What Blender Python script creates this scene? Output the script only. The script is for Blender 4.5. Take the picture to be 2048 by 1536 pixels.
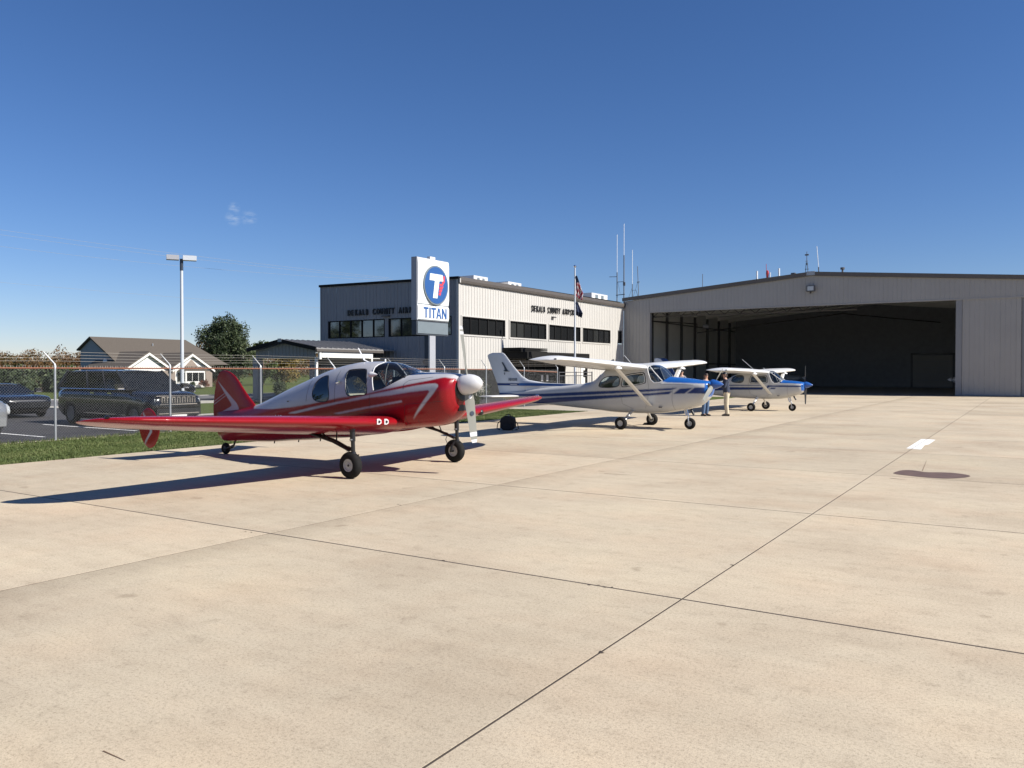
import bpy, bmesh, math, random
import numpy as np
from mathutils import Vector, Matrix
random.seed(7); rng = np.random.default_rng(7)
SC = bpy.context.scene
for o in list(bpy.data.objects): bpy.data.objects.remove(o)
C = SC.collection
R = math.radians
# ---------------------------------------------------------------- camera, sky, sun, exposure
# site axes: +x runs from the terminal out across the apron, +y runs along the apron towards the hangar
cd = bpy.data.cameras.new('camera'); cam = bpy.data.objects.new('camera', cd); C.objects.link(cam)
cd.sensor_width = 36; cd.lens = 36 * 1620 / 2048; cd.clip_start = .05; cd.clip_end = 3000
cam.location = (0, 0, 1.78); cam.rotation_euler = (R(90 - .955), 0, R(32.7)); SC.camera = cam
SUN_AZ, SUN_EL = 11.5, 38.5            # degrees from +x towards +y, height above the horizon
W = bpy.data.worlds.new('World'); SC.world = W; W.use_nodes = True
nt = W.node_tree; bg = nt.nodes['Background']
sky = nt.nodes.new('ShaderNodeTexSky'); sky.sky_type = 'NISHITA'; sky.sun_disc = False
sky.sun_elevation = R(SUN_EL); sky.sun_rotation = R(90 - SUN_AZ)
sky.altitude = 300; sky.air_density = 1.0; sky.dust_density = .0; sky.ozone_density = 6.0
hs = nt.nodes.new('ShaderNodeHueSaturation'); hs.inputs['Saturation'].default_value = 1.12; nt.links.new(sky.outputs[0], hs.inputs['Color'])
tn = nt.nodes.new('ShaderNodeMix'); tn.data_type = 'RGBA'; tn.blend_type = 'MULTIPLY'; tn.inputs[0].default_value = 1; tn.inputs[7].default_value = (.99, .92, 1.04, 1)
nt.links.new(hs.outputs[0], tn.inputs[6]); SKYC = tn.outputs[2]; nt.links.new(SKYC, bg.inputs[0]); bg.inputs[1].default_value = .064
sl = bpy.data.lights.new('sun', 'SUN'); sun = bpy.data.objects.new('sun', sl); C.objects.link(sun)
sl.energy = 5.0; sl.angle = R(.53); sl.color = (1, .945, .86)
S = Vector((math.cos(R(SUN_AZ)) * math.cos(R(SUN_EL)), math.sin(R(SUN_AZ)) * math.cos(R(SUN_EL)), math.sin(R(SUN_EL))))
sun.rotation_euler = S.to_track_quat('Z', 'Y').to_euler(); sun.location = S * 60
SC.render.engine = 'CYCLES'
SC.view_settings.view_transform = 'Standard'; SC.view_settings.look = 'None'
SC.view_settings.gamma = 1; SC.view_settings.use_curve_mapping = False; SC.view_settings.exposure = .66
# ---------------------------------------------------------------- materials
def newmat(name):
    m = bpy.data.materials.new(name); m.use_nodes = True
    return m, m.node_tree, m.node_tree.nodes['Principled BSDF']
def node(t, kind, **kw):
    n = t.nodes.new(kind)
    for k, v in kw.items(): setattr(n, k, v)
    return n
def setin(n, **kw):
    for k, v in kw.items(): n.inputs[k.replace('_', ' ')].default_value = v
def noise(t, scale, detail=4, rough=.55, vec=None):
    n = node(t, 'ShaderNodeTexNoise'); setin(n, Scale=scale, Detail=detail, Roughness=rough)
    if vec is not None: t.links.new(vec, n.inputs['Vector'])
    return n.outputs['Fac']
def ramp(t, fac, stops):
    n = node(t, 'ShaderNodeValToRGB'); e = n.color_ramp.elements
    while len(e) < len(stops): e.new(.5)
    for k, (p, c) in enumerate(stops):
        e[k].position = p; e[k].color = tuple(c) + (1,) if len(c) == 3 else c
    t.links.new(fac, n.inputs[0]); return n.outputs[0]
def mix(t, fac, a, b, mode='MIX'):
    n = node(t, 'ShaderNodeMix', data_type='RGBA', blend_type=mode)
    for s, v in ((0, fac), (6, a), (7, b)):
        if isinstance(v, (int, float)): n.inputs[s].default_value = v
        elif isinstance(v, tuple): n.inputs[s].default_value = v + (1,) if len(v) == 3 else v
        else: t.links.new(v, n.inputs[s])
    return n.outputs[2]
def coord(t, which='Object', scale=None):
    n = node(t, 'ShaderNodeTexCoord').outputs[which]
    if scale:
        mp = node(t, 'ShaderNodeMapping'); mp.inputs['Scale'].default_value = scale
        t.links.new(n, mp.inputs[0]); n = mp.outputs[0]
    return n
def bump(t, bs, h, strength=.3, dist=.02):
    n = node(t, 'ShaderNodeBump'); setin(n, Strength=strength, Distance=dist)
    t.links.new(h, n.inputs['Height']); t.links.new(n.outputs[0], bs.inputs['Normal'])
def M(name, rgb, rough=.5, metal=0, var=.12, scale=3., spec=.5, coat=0, bmp=0, bscale=40):
    """plain surface with mild wear: brightness drifts by +-var over a noise of the given scale"""
    m, t, b = newmat(name)
    v = coord(t)
    f = noise(t, scale, 5, .6, v)
    lo = tuple(c * (1 - var) for c in rgb); hi = tuple(min(1, c * (1 + var)) for c in rgb)
    t.links.new(ramp(t, f, [(.25, lo), (.75, hi)]), b.inputs['Base Color'])
    setin(b, Roughness=rough, Metallic=metal); b.inputs['Specular IOR Level'].default_value = spec
    if coat: b.inputs['Coat Weight'].default_value = coat; b.inputs['Coat Roughness'].default_value = .06
    if bmp: bump(t, b, noise(t, bscale, 4, .6, v), bmp, .01)
    return m
def paintmat(name, rough=.24, coat=.12, spec=.3):
    """aircraft and vehicle paint whose scheme is stored on the mesh"""
    m, t, b = newmat(name)
    a = node(t, 'ShaderNodeVertexColor', layer_name='paint')
    f = noise(t, 2.5, 6, .65, coord(t))
    g = noise(t, 60, 2, .5, coord(t))
    c = mix(t, 1, a.outputs[0], ramp(t, f, [(.3, (.9, .9, .89)), (.7, (1, 1, 1))]), 'MULTIPLY')
    t.links.new(c, b.inputs['Base Color'])
    t.links.new(ramp(t, g, [(.3, (rough * .8,) * 3), (.8, (rough * 1.3,) * 3)]), b.inputs['Roughness'])
    b.inputs['Coat Weight'].default_value = coat; b.inputs['Coat Roughness'].default_value = .05
    b.inputs['Specular IOR Level'].default_value = spec
    return m
def glassmat(name, tint=(.5, .55, .55), gloss=.12, rough=.02):
    m, t, b = newmat(name)
    tr = node(t, 'ShaderNodeBsdfTransparent'); tr.inputs[0].default_value = tint + (1,)
    gl = node(t, 'ShaderNodeBsdfGlossy'); gl.inputs[0].default_value = (.95, .97, 1, 1); gl.inputs[1].default_value = rough
    lw = node(t, 'ShaderNodeLayerWeight'); lw.inputs[0].default_value = .5          # Schlick term from the facing angle, same on both sides of the sheet
    pw = node(t, 'ShaderNodeMath', operation='POWER'); t.links.new(lw.outputs['Facing'], pw.inputs[0]); pw.inputs[1].default_value = 5
    ad = node(t, 'ShaderNodeMath', operation='ADD', use_clamp=True); ad.inputs[1].default_value = gloss; t.links.new(pw.outputs[0], ad.inputs[0])
    ms = node(t, 'ShaderNodeMixShader')
    t.links.new(ad.outputs[0], ms.inputs[0]); t.links.new(tr.outputs[0], ms.inputs[1]); t.links.new(gl.outputs[0], ms.inputs[2])
    t.links.new(ms.outputs[0], t.nodes['Material Output'].inputs[0])
    return m
def leafmat(name, stops, rough=.6):
    m, t, b = newmat(name)
    a = node(t, 'ShaderNodeVertexColor', layer_name='tone')
    t.links.new(ramp(t, a.outputs[0], stops), b.inputs['Base Color']); setin(b, Roughness=rough)
    b.inputs['Specular IOR Level'].default_value = .25
    return m
def concrete(name, base, seed=0., speck=1., joints=True):
    m, t, b = newmat(name)
    g = node(t, 'ShaderNodeNewGeometry').outputs['Position']
    mp = node(t, 'ShaderNodeMapping'); mp.inputs['Location'].default_value = (seed, seed * 2, 0); t.links.new(g, mp.inputs[0]); v = mp.outputs[0]
    st = node(t, 'ShaderNodeMapping'); st.inputs['Scale'].default_value = (.5, 2.2, 1); st.inputs['Rotation'].default_value = (0, 0, R(8)); t.links.new(g, st.inputs[0])
    sc = lambda f: tuple(x * f for x in base)
    c = ramp(t, noise(t, .38, 5, .6, v), [(.28, tuple(x * f for x, f in zip(base, (.83, .80, .785)))), (.5, base), (.72, tuple(x * f for x, f in zip(base, (1.11, 1.115, 1.09))))])
    c = mix(t, .5, c, ramp(t, noise(t, 1.9, 7, .72, st.outputs[0]), [(.34, (.84, .82, .80)), (.56, (1.0, 1.0, 1.0)), (.74, (1.08, 1.06, 1.02))]), 'MULTIPLY')
    c = mix(t, .4, c, ramp(t, noise(t, .8, 3, .5, v), [(.45, (1, 1, 1)), (.72, (1.07, .96, .90))]), 'MULTIPLY')
    c = mix(t, .5, c, ramp(t, noise(t, 5.5, 6, .75, v), [(.30, (.66, .64, .62)), (.46, (1, 1, 1)), (.7, (1.07, 1.07, 1.06))]), 'MULTIPLY')
    c = mix(t, .7 * speck, c, ramp(t, noise(t, 48, 3, .75, v), [(.3, (.56, .54, .52)), (.47, (1, 1, 1)), (.72, (1.15, 1.15, 1.14))]), 'MULTIPLY')
    c = mix(t, .7 * speck, c, ramp(t, noise(t, 130, 2, .65, v), [(.30, (.5, .47, .44)), (.43, (1, 1, 1)), (.75, (1.14, 1.14, 1.13))]), 'MULTIPLY')
    sp = noise(t, 2.6, 2, .4, v); c = mix(t, 1, c, ramp(t, sp, [(.20, (.74, .72, .70)), (.27, (1, 1, 1))]), 'MULTIPLY')     # sparse old drips
    if joints:
        sx = node(t, 'ShaderNodeSeparateXYZ'); t.links.new(g, sx.inputs[0])
        ad = node(t, 'ShaderNodeMath', operation='MULTIPLY_ADD'); t.links.new(noise(t, .8, 4, .7, v), ad.inputs[0]); ad.inputs[1].default_value = .9; t.links.new(sx.outputs[0], ad.inputs[2])
        mr = node(t, 'ShaderNodeMapRange'); t.links.new(ad.outputs[0], mr.inputs[0]); mr.inputs[1].default_value = -6.99; mr.inputs[2].default_value = -6.0
        st2 = node(t, 'ShaderNodeMath', operation='GREATER_THAN'); t.links.new(sx.outputs[0], st2.inputs[0]); st2.inputs[1].default_value = -7.0
        ml = node(t, 'ShaderNodeMath', operation='MULTIPLY'); t.links.new(ramp(t, mr.outputs[0], [(.0, (0, 0, 0)), (.35, (1, 1, 1)), (1, (0, 0, 0))]), ml.inputs[0]); t.links.new(st2.outputs[0], ml.inputs[1])
        c = mix(t, ml.outputs[0], c, mix(t, 1, c, (.80, .79, .78), 'MULTIPLY'))
    oi = node(t, 'ShaderNodeObjectInfo').outputs['Random']
    c = mix(t, 1, c, ramp(t, oi, [(0, (.92, .915, .905)), (.5, (1, 1, 1)), (1, (1.06, 1.05, 1.04))]), 'MULTIPLY')
    t.links.new(c, b.inputs['Base Color']); setin(b, Roughness=.85); b.inputs['Specular IOR Level'].default_value = .25
    bump(t, b, noise(t, 70, 4, .7, v), .35, .006)
    return m
MAT = {}
def setup_mats():
    m = MAT
    m['concrete'] = concrete('apron concrete', (.465, .398, .298))
    m['concrete2'] = concrete('walk concrete', (.42, .375, .305), 3.3, joints=False)
    m['joint'] = M('joint filler', (.06, .045, .034), .9, var=.3, scale=5)
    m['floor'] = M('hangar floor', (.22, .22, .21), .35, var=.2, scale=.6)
    m['asphalt'] = concrete('asphalt', (.052, .052, .056), 5., joints=False)
    m['road'] = concrete('road surface', (.16, .16, .165), 6., joints=False)
    m['kerb'] = M('kerb', (.30, .29, .27), .8)
    m['whiteline'] = M('painted marking', (.82, .82, .8), .7, var=.06, scale=20)
    m['stain'] = M('oil stain', (.135, .085, .062), .55, var=.25, scale=6)
    m['dirt'] = M('dirt streak', (.16, .10, .06), .8)
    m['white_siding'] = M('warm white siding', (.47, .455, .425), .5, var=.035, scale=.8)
    m['grey_siding'] = M('hangar siding', (.30, .295, .285), .5, var=.05, scale=.5)
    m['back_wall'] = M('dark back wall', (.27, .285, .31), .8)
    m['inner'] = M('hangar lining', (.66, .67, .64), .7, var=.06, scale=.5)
    m['trim'] = M('brown trim', (.095, .084, .076), .45, var=.06)
    m['trim_dark'] = M('dark bronze', (.014, .0138, .0138), .75, spec=.15)
    m['roof_metal'] = M('roof metal', (.24, .235, .23), .4, var=.06)
    m['steel'] = M('galvanised steel', (.36, .375, .39), .42, metal=.5, var=.1, scale=9)
    m['rust'] = M('rusted rail', (.20, .075, .04), .75, var=.35, scale=14)
    m['wire_sky'] = M('overhead wire', (.46, .47, .48), .5)
    m['wire'] = M('fence wire', (.19, .195, .195), .5, metal=.3, var=.15)
    m['barb'] = M('barbed wire', (.40, .37, .33), .5, metal=.5)
    m['dark_steel'] = M('dark steel', (.10, .10, .105), .5, metal=.3)
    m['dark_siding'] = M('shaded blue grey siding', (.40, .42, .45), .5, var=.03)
    m['black'] = M('black plastic', (.014, .014, .015), .45, var=.2)
    m['black_gloss'] = M('black metal', (.012, .012, .013), .3, var=.15)
    m['rubber'] = M('tyre rubber', (.011, .011, .011), .8, var=.3, scale=12, spec=.2, bmp=.1)
    m['alu'] = M('aluminium', (.62, .62, .62), .32, metal=.9, var=.08)
    m['grey_hub'] = M('hub paint', (.42, .42, .41), .45, var=.1)
    m['chrome'] = M('chrome', (.85, .85, .86), .08, metal=1, var=.02)
    m['white'] = M('white paint', (.70, .70, .69), .35, var=.03, coat=.3)
    m['white_enamel'] = M('white enamel', (.56, .56, .57), .25, var=.02, coat=.3)
    m['blade'] = M('grey blade paint', (.20, .20, .175), .4, var=.06)
    m['blue_paint'] = M('blue paint', (.015, .085, .32), .3, var=.06, coat=.5)
    m['paint'] = paintmat('aircraft paint')
    m['paint_flat'] = paintmat('printed cloth', .85, 0, .1)
    m['carpaint_black'] = M('black car paint', (.006, .0065, .008), .16, var=.1, coat=.5)
    m['carpaint_navy'] = M('dark car paint', (.009, .010, .013), .18, var=.1, coat=.5)
    m['carpaint_silver'] = M('silver car paint', (.30, .31, .32), .3, metal=.5, var=.05, coat=1)
    m['carglass'] = M('tinted car glass', (.008, .009, .010), .04, var=.05, spec=.35)
    m['lamp_glass'] = M('headlamp glass', (.42, .44, .45), .12, var=.12, scale=14, coat=1)
    m['glass_ac'] = glassmat('aircraft window', (.78, .84, .82), .06)
    m['glass_ws'] = glassmat('windscreen', (.62, .66, .68), .055)
    m['glass_smoke'] = glassmat('smoked windscreen', (.48, .52, .54), .08)
    m['glass_bldg'] = M('building glass', (.012, .014, .015), .04, var=.1, spec=.5)
    m['glass_lit'] = M('dark office glass', (.012, .013, .014), .06, var=.1, spec=.25)
    for nm in ('glass_bldg', 'glass_lit'):
        b = m[nm].node_tree.nodes['Principled BSDF']; t = m[nm].node_tree; b.inputs['IOR'].default_value = 2.3 if nm == 'glass_bldg' else 1.5
        oi = node(t, 'ShaderNodeObjectInfo').outputs['Random']; t.links.new(ramp(t, oi, [(0, (.006, .007, .008)), (.6, (.014, .015, .016)), (1, (.032, .034, .033))]), b.inputs['Base Color'])
    m['interior'] = M('cabin lining', (.13, .125, .115), .8)
    m['seat'] = M('tan seat cloth', (.42, .37, .28), .85, var=.1)
    m['seat_dark'] = M('dark seat cloth', (.05, .05, .055), .9)
    m['bluesign'] = M('sign blue', (.022, .085, .26), .4, var=.04)
    m['redsign'] = M('sign red', (.60, .055, .075), .4, var=.05)
    m['signwhite'] = M('sign white', (.66, .70, .71), .35, var=.02)
    m['signgrey'] = M('sign grey panel', (.15, .18, .20), .35, var=.06)
    m['signdark'] = M('sign dark frame', (.05, .06, .075), .45)
    m['signside'] = M('sign side metal', (.32, .33, .36), .5, var=.04)
    m['pole_white'] = M('white pole', (.48, .51, .55), .35, var=.03)
    m['pole_blue'] = M('dark blue and post shade', (.03, .04, .06), .4)
    m['roof_shingle'] = M('roof shingles', (.088, .074, .060), .9, var=.16, scale=9)
    m['house_grey'] = M('grey house siding', (.26, .28, .32), .7, var=.03)
    m['house_white'] = M('white house trim', (.68, .67, .64), .6, var=.03)
    m['brick'] = M('tan brick', (.235, .19, .158), .85, var=.25, scale=18)
    m['barn_tan'] = M('tan building', (.42, .33, .23), .8, var=.1)
    m['bark'] = M('bark', (.10, .075, .055), .9, var=.3, scale=12)
    m['bark_pale'] = M('pale bark', (.34, .31, .26), .9, var=.25, scale=8)
    m['skin'] = M('skin', (.50, .30, .21), .55, var=.05)
    m['hair'] = M('dark hair', (.035, .022, .015), .6)
    m['navy_cloth'] = M('navy jacket cloth', (.030, .040, .070), .85, var=.15, scale=15)
    m['khaki'] = M('khaki cloth', (.56, .49, .36), .85, var=.12, scale=15)
    m['denim'] = M('denim', (.075, .125, .22), .85, var=.25, scale=12)
    m['greytop'] = M('grey top cloth', (.20, .20, .22), .85, var=.1)
    m['shoe'] = M('dark leather', (.03, .025, .022), .5)
    m['bag'] = M('black nylon', (.008, .008, .009), .7, var=.3, scale=20)
    m['redflag'] = M('red cover cloth', (.45, .03, .03), .8)
    m['flag_dark'] = M('dark flag cloth', (.035, .045, .075), .9, var=.2)
    m['antenna_white'] = M('white fibreglass', (.75, .77, .78), .4, var=.03)
    m['antenna_red'] = M('red beacon', (.42, .03, .03), .4)
    # grass: blades coloured by their own tone
    m['blade_grass'] = leafmat('grass blades', [(0, (.046, .066, .018)), (.5, (.090, .120, .036)), (1, (.165, .172, .072))])
    mm, t, b = newmat('turf'); v = node(t, 'ShaderNodeNewGeometry').outputs['Position']
    c = ramp(t, noise(t, 1.3, 6, .7, v), [(.3, (.06, .082, .022)), (.55, (.095, .120, .034)), (.8, (.15, .145, .06))])
    t.links.new(mix(t, .6, c, ramp(t, noise(t, 28, 3, .7, v), [(.3, (.5, .5, .5)), (.7, (1.3, 1.3, 1.3))]), 'MULTIPLY'), b.inputs['Base Color'])
    setin(b, Roughness=.9); b.inputs['Specular IOR Level'].default_value = .1; bump(t, b, noise(t, 25, 4, .7, v), .6, .05); m['turf'] = mm
    m['leaf_dark'] = leafmat('dark foliage', [(0, (.018, .028, .014)), (.5, (.042, .060, .028)), (1, (.095, .115, .055))])
    m['leaf_mid'] = leafmat('green foliage', [(0, (.03, .045, .015)), (.5, (.06, .085, .026)), (1, (.12, .13, .045))])
    m['leaf_autumn'] = leafmat('autumn foliage', [(0, (.048, .025, .011)), (.35, (.098, .050, .019)), (.7, (.125, .074, .026)), (1, (.066, .070, .03))])
    m['leaf_gold'] = leafmat('yellowing foliage', [(0, (.06, .05, .015)), (.5, (.17, .12, .03)), (1, (.25, .19, .06))])
    m['leaf_red'] = leafmat('red brown foliage', [(0, (.05, .018, .012)), (.5, (.13, .045, .025)), (1, (.2, .08, .045))])
    m['plume'] = leafmat('pale plumes', [(0, (.28, .26, .19)), (.5, (.55, .52, .44)), (1, (.75, .73, .66))])
setup_mats()
def wisps():
    """three small wisps of cloud low in the sky"""
    t = nt; d = node(t, 'ShaderNodeTexCoord').outputs['Generated']; acc = None
    mp = node(t, 'ShaderNodeMapping'); mp.inputs['Scale'].default_value = (.5, 1.1, 2.4); mp.inputs['Rotation'].default_value = (.5, .3, .4); t.links.new(d, mp.inputs[0])
    nz = ramp(t, noise(t, 90, 5, .6, mp.outputs[0]), [(.40, (0, 0, 0)), (.74, (1, 1, 1))])
    for c, r in (((-.7722, .6110, .1742), .0085), ((-.7611, .6244, .1757), .0090), ((-.7698, .6106, .1858), .0065)):
        ds = node(t, 'ShaderNodeVectorMath', operation='DISTANCE'); t.links.new(d, ds.inputs[0]); ds.inputs[1].default_value = c
        mr = node(t, 'ShaderNodeMapRange', interpolation_type='SMOOTHSTEP'); t.links.new(ds.outputs['Value'], mr.inputs[0]); mr.inputs[1].default_value = r * 1.25; mr.inputs[2].default_value = r * .2
        o = mr.outputs[0]
        if acc: a = node(t, 'ShaderNodeMath', operation='MAXIMUM'); t.links.new(acc, a.inputs[0]); t.links.new(o, a.inputs[1]); o = a.outputs[0]
        acc = o
    m_ = node(t, 'ShaderNodeMath', operation='MULTIPLY'); t.links.new(acc, m_.inputs[0]); t.links.new(nz, m_.inputs[1]); m2 = node(t, 'ShaderNodeMath', operation='MULTIPLY'); t.links.new(m_.outputs[0], m2.inputs[0]); m2.inputs[1].default_value = .42
    t.links.new(mix(t, m2.outputs[0], SKYC, (7.2, 8.0, 8.8)), bg.inputs[0])
wisps()
# ---------------------------------------------------------------- mesh helpers
def link(name, me, mat=None, parent=None, smooth=False):
    o = bpy.data.objects.new(name, me); C.objects.link(o)
    if mat is not None:
        for x in (mat if isinstance(mat, (list, tuple)) else [mat]): me.materials.append(MAT[x] if isinstance(x, str) else x)
    if parent is not None: o.parent = parent
    if smooth: me.polygons.foreach_set('use_smooth', [True] * len(me.polygons))
    return o
def thing(name, label, cat, loc=(0, 0, 0), rz=0, group=None):
    o = bpy.data.objects.new(name, None); C.objects.link(o); o.empty_display_size = .3
    o.location = loc; o.rotation_euler = (0, 0, rz); o['label'] = label; o['category'] = cat
    if group: o['group'] = group
    return o
def tag(o, label=None, cat=None, group=None, kind=None):
    if label: o['label'] = label
    if cat: o['category'] = cat
    if group: o['group'] = group
    if kind: o['kind'] = kind
    return o
def copy_tree(o, parent=None):
    c = o.copy(); C.objects.link(c)
    if parent is not None: c.parent = parent
    for ch in list(o.children): copy_tree(ch, c)
    return c
class MB:
    """collects boxes, tubes and so on and links them as ONE mesh"""
    def __init__(s): s.v = []; s.f = []
    def add(s, vs, fs):
        n = len(s.v); s.v += [tuple(map(float, p)) for p in vs]; s.f += [tuple(i + n for i in f) for f in fs]; return s
    def box(s, a, b):
        (x0, y0, z0), (x1, y1, z1) = a, b
        return s.add([(x0, y0, z0), (x1, y0, z0), (x1, y1, z0), (x0, y1, z0), (x0, y0, z1), (x1, y0, z1), (x1, y1, z1), (x0, y1, z1)],
                     [(3, 2, 1, 0), (4, 5, 6, 7), (0, 1, 5, 4), (1, 2, 6, 5), (2, 3, 7, 6), (3, 0, 4, 7)])
    def tube(s, path, r, n=8, caps=True, sq=None):
        P = [Vector(p) for p in path]; rs = r if isinstance(r, (list, tuple)) else [r] * len(P)
        T = [(P[min(i + 1, len(P) - 1)] - P[max(i - 1, 0)]).normalized() for i in range(len(P))]
        up = Vector((0, 0, 1)) if abs(T[0].z) < .9 else Vector((0, 1, 0))
        vs = []; fs = []
        for i, (p, t) in enumerate(zip(P, T)):
            u = (up - t * up.dot(t)).normalized(); w = t.cross(u); up = u
            for k in range(n):
                a = 2 * math.pi * (k + .5) / n
                vs.append(p + u * (math.cos(a) * rs[i] * (sq or 1)) + w * (math.sin(a) * rs[i]))
        for i in range(len(P) - 1):
            for k in range(n):
                a, b = i * n + k, i * n + (k + 1) % n; fs.append((a, b, b + n, a + n))
        if caps: fs.append(tuple(range(n))[::-1]); fs.append(tuple(range((len(P) - 1) * n, len(P) * n)))
        return s.add(vs, fs)
    def cyl(s, a, b, r, n=16, r2=None): return s.tube([a, b], [r, r if r2 is None else r2], n)
    def prism(s, poly, axis, a, b):
        """polygon in the two other axes (cyclic order) pushed along axis from a to b"""
        def P(u, v, w): return {'x': (w, u, v), 'y': (u, w, v), 'z': (u, v, w)}[axis]
        n = len(poly); vs = [P(u, v, a) for u, v in poly] + [P(u, v, b) for u, v in poly]
        fs = [tuple(range(n)), tuple(range(n, 2 * n))[::-1]] + [(i, i + n, (i + 1) % n + n, (i + 1) % n) for i in range(n)]
        return s.add(vs, fs)
    def lathe(s, prof, o, axis='y', n=28):
        """profile [(radius, offset)] turned about an axis through o"""
        vs = []; fs = []; m = len(prof)
        for k in range(n):
            a = 2 * math.pi * k / n; c, d = math.cos(a), math.sin(a)
            for r, h in prof:
                vs.append({'x': (o[0] + h, o[1] + r * c, o[2] + r * d), 'y': (o[0] + r * c, o[1] + h, o[2] + r * d), 'z': (o[0] + r * c, o[1] + r * d, o[2] + h)}[axis])
        for k in range(n):
            for i in range(m - 1):
                a, b = k * m + i, ((k + 1) % n) * m + i; fs.append((a, b, b + 1, a + 1))
        return s.add(vs, fs)
    def build(s, name, mat, parent=None, smooth=False, fix=True):
        me = bpy.data.meshes.new(name); me.from_pydata(s.v, [], s.f)
        if fix:
            bm = bmesh.new(); bm.from_mesh(me); bmesh.ops.recalc_face_normals(bm, faces=bm.faces); bm.to_mesh(me); bm.free()
        if smooth:
            me.polygons.foreach_set('use_smooth', [True] * len(me.polygons))
            try: me.set_sharp_from_angle(angle=R(42))
            except Exception: pass
        return link(name, me, mat, parent)
def npmesh(name, V, Fq, mat, parent=None, smooth=False, colors=None, cname='paint'):
    """fast mesh from numpy arrays (all faces with the same corner count)"""
    me = bpy.data.meshes.new(name); V = np.asarray(V, np.float32); Fq = np.asarray(Fq, np.int32); k = Fq.shape[1]
    me.vertices.add(len(V)); me.vertices.foreach_set('co', V.ravel())
    me.loops.add(Fq.size); me.loops.foreach_set('vertex_index', Fq.ravel())
    me.polygons.add(len(Fq)); me.polygons.foreach_set('loop_start', np.arange(0, Fq.size, k, dtype=np.int32))
    if smooth: me.polygons.foreach_set('use_smooth', np.ones(len(Fq), bool))
    if colors is not None:
        ca = me.color_attributes.new(cname, 'FLOAT_COLOR', 'POINT')
        c = np.ones((len(V), 4), np.float32); c[:, :3] = colors if colors.ndim == 2 else colors[:, None]
        ca.data.foreach_set('color', c.ravel())
    me.update(calc_edges=True); me.validate()
    return link(name, me, mat, parent)
def inpoly(x, z, poly):
    x = np.asarray(x); z = np.asarray(z); r = np.zeros(x.shape, bool); n = len(poly)
    for i in range(n):
        x0, z0 = poly[i]; x1, z1 = poly[(i + 1) % n]
        if z0 == z1: continue
        c = (z0 > z) != (z1 > z)
        r ^= c & (x < (x1 - x0) * (z - z0) / (z1 - z0) + x0)
    return r
def pchip(xs, ys, x):
    xs = np.asarray(xs, float); ys = np.asarray(ys, float); h = np.diff(xs); d = np.diff(ys) / h; m = np.zeros(len(xs))
    for i in range(1, len(xs) - 1):
        if d[i - 1] * d[i] > 0:
            w1 = 2 * h[i] + h[i - 1]; w2 = h[i] + 2 * h[i - 1]; m[i] = (w1 + w2) / (w1 / d[i - 1] + w2 / d[i])
    m[0], m[-1] = d[0], d[-1]
    x = np.clip(x, xs[0], xs[-1]); i = np.clip(np.searchsorted(xs, x) - 1, 0, len(h) - 1); t = (x - xs[i]) / h[i]
    return (ys[i] * (1 + 2 * t) * (1 - t) ** 2 + m[i] * h[i] * t * (1 - t) ** 2 + ys[i + 1] * t * t * (3 - 2 * t) + m[i + 1] * h[i] * t * t * (t - 1))
def text(name, s, size, mat, loc, rot, parent=None, ext=.03, sx=1., bold=0., kind=None):
    cu = bpy.data.curves.new(name, 'FONT'); cu.body = s; cu.size = size; cu.extrude = ext; cu.offset = bold; cu.resolution_u = 3
    tmp = bpy.data.objects.new(name, cu); me = bpy.data.meshes.new_from_object(tmp); bpy.data.objects.remove(tmp); bpy.data.curves.remove(cu)
    o = link(name, me, None); me.materials.clear(); me.materials.append(MAT[mat]); o.location = loc; o.rotation_euler = rot; o.scale = (sx, 1, 1)
    if parent is not None: o.parent = parent
    return o
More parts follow.
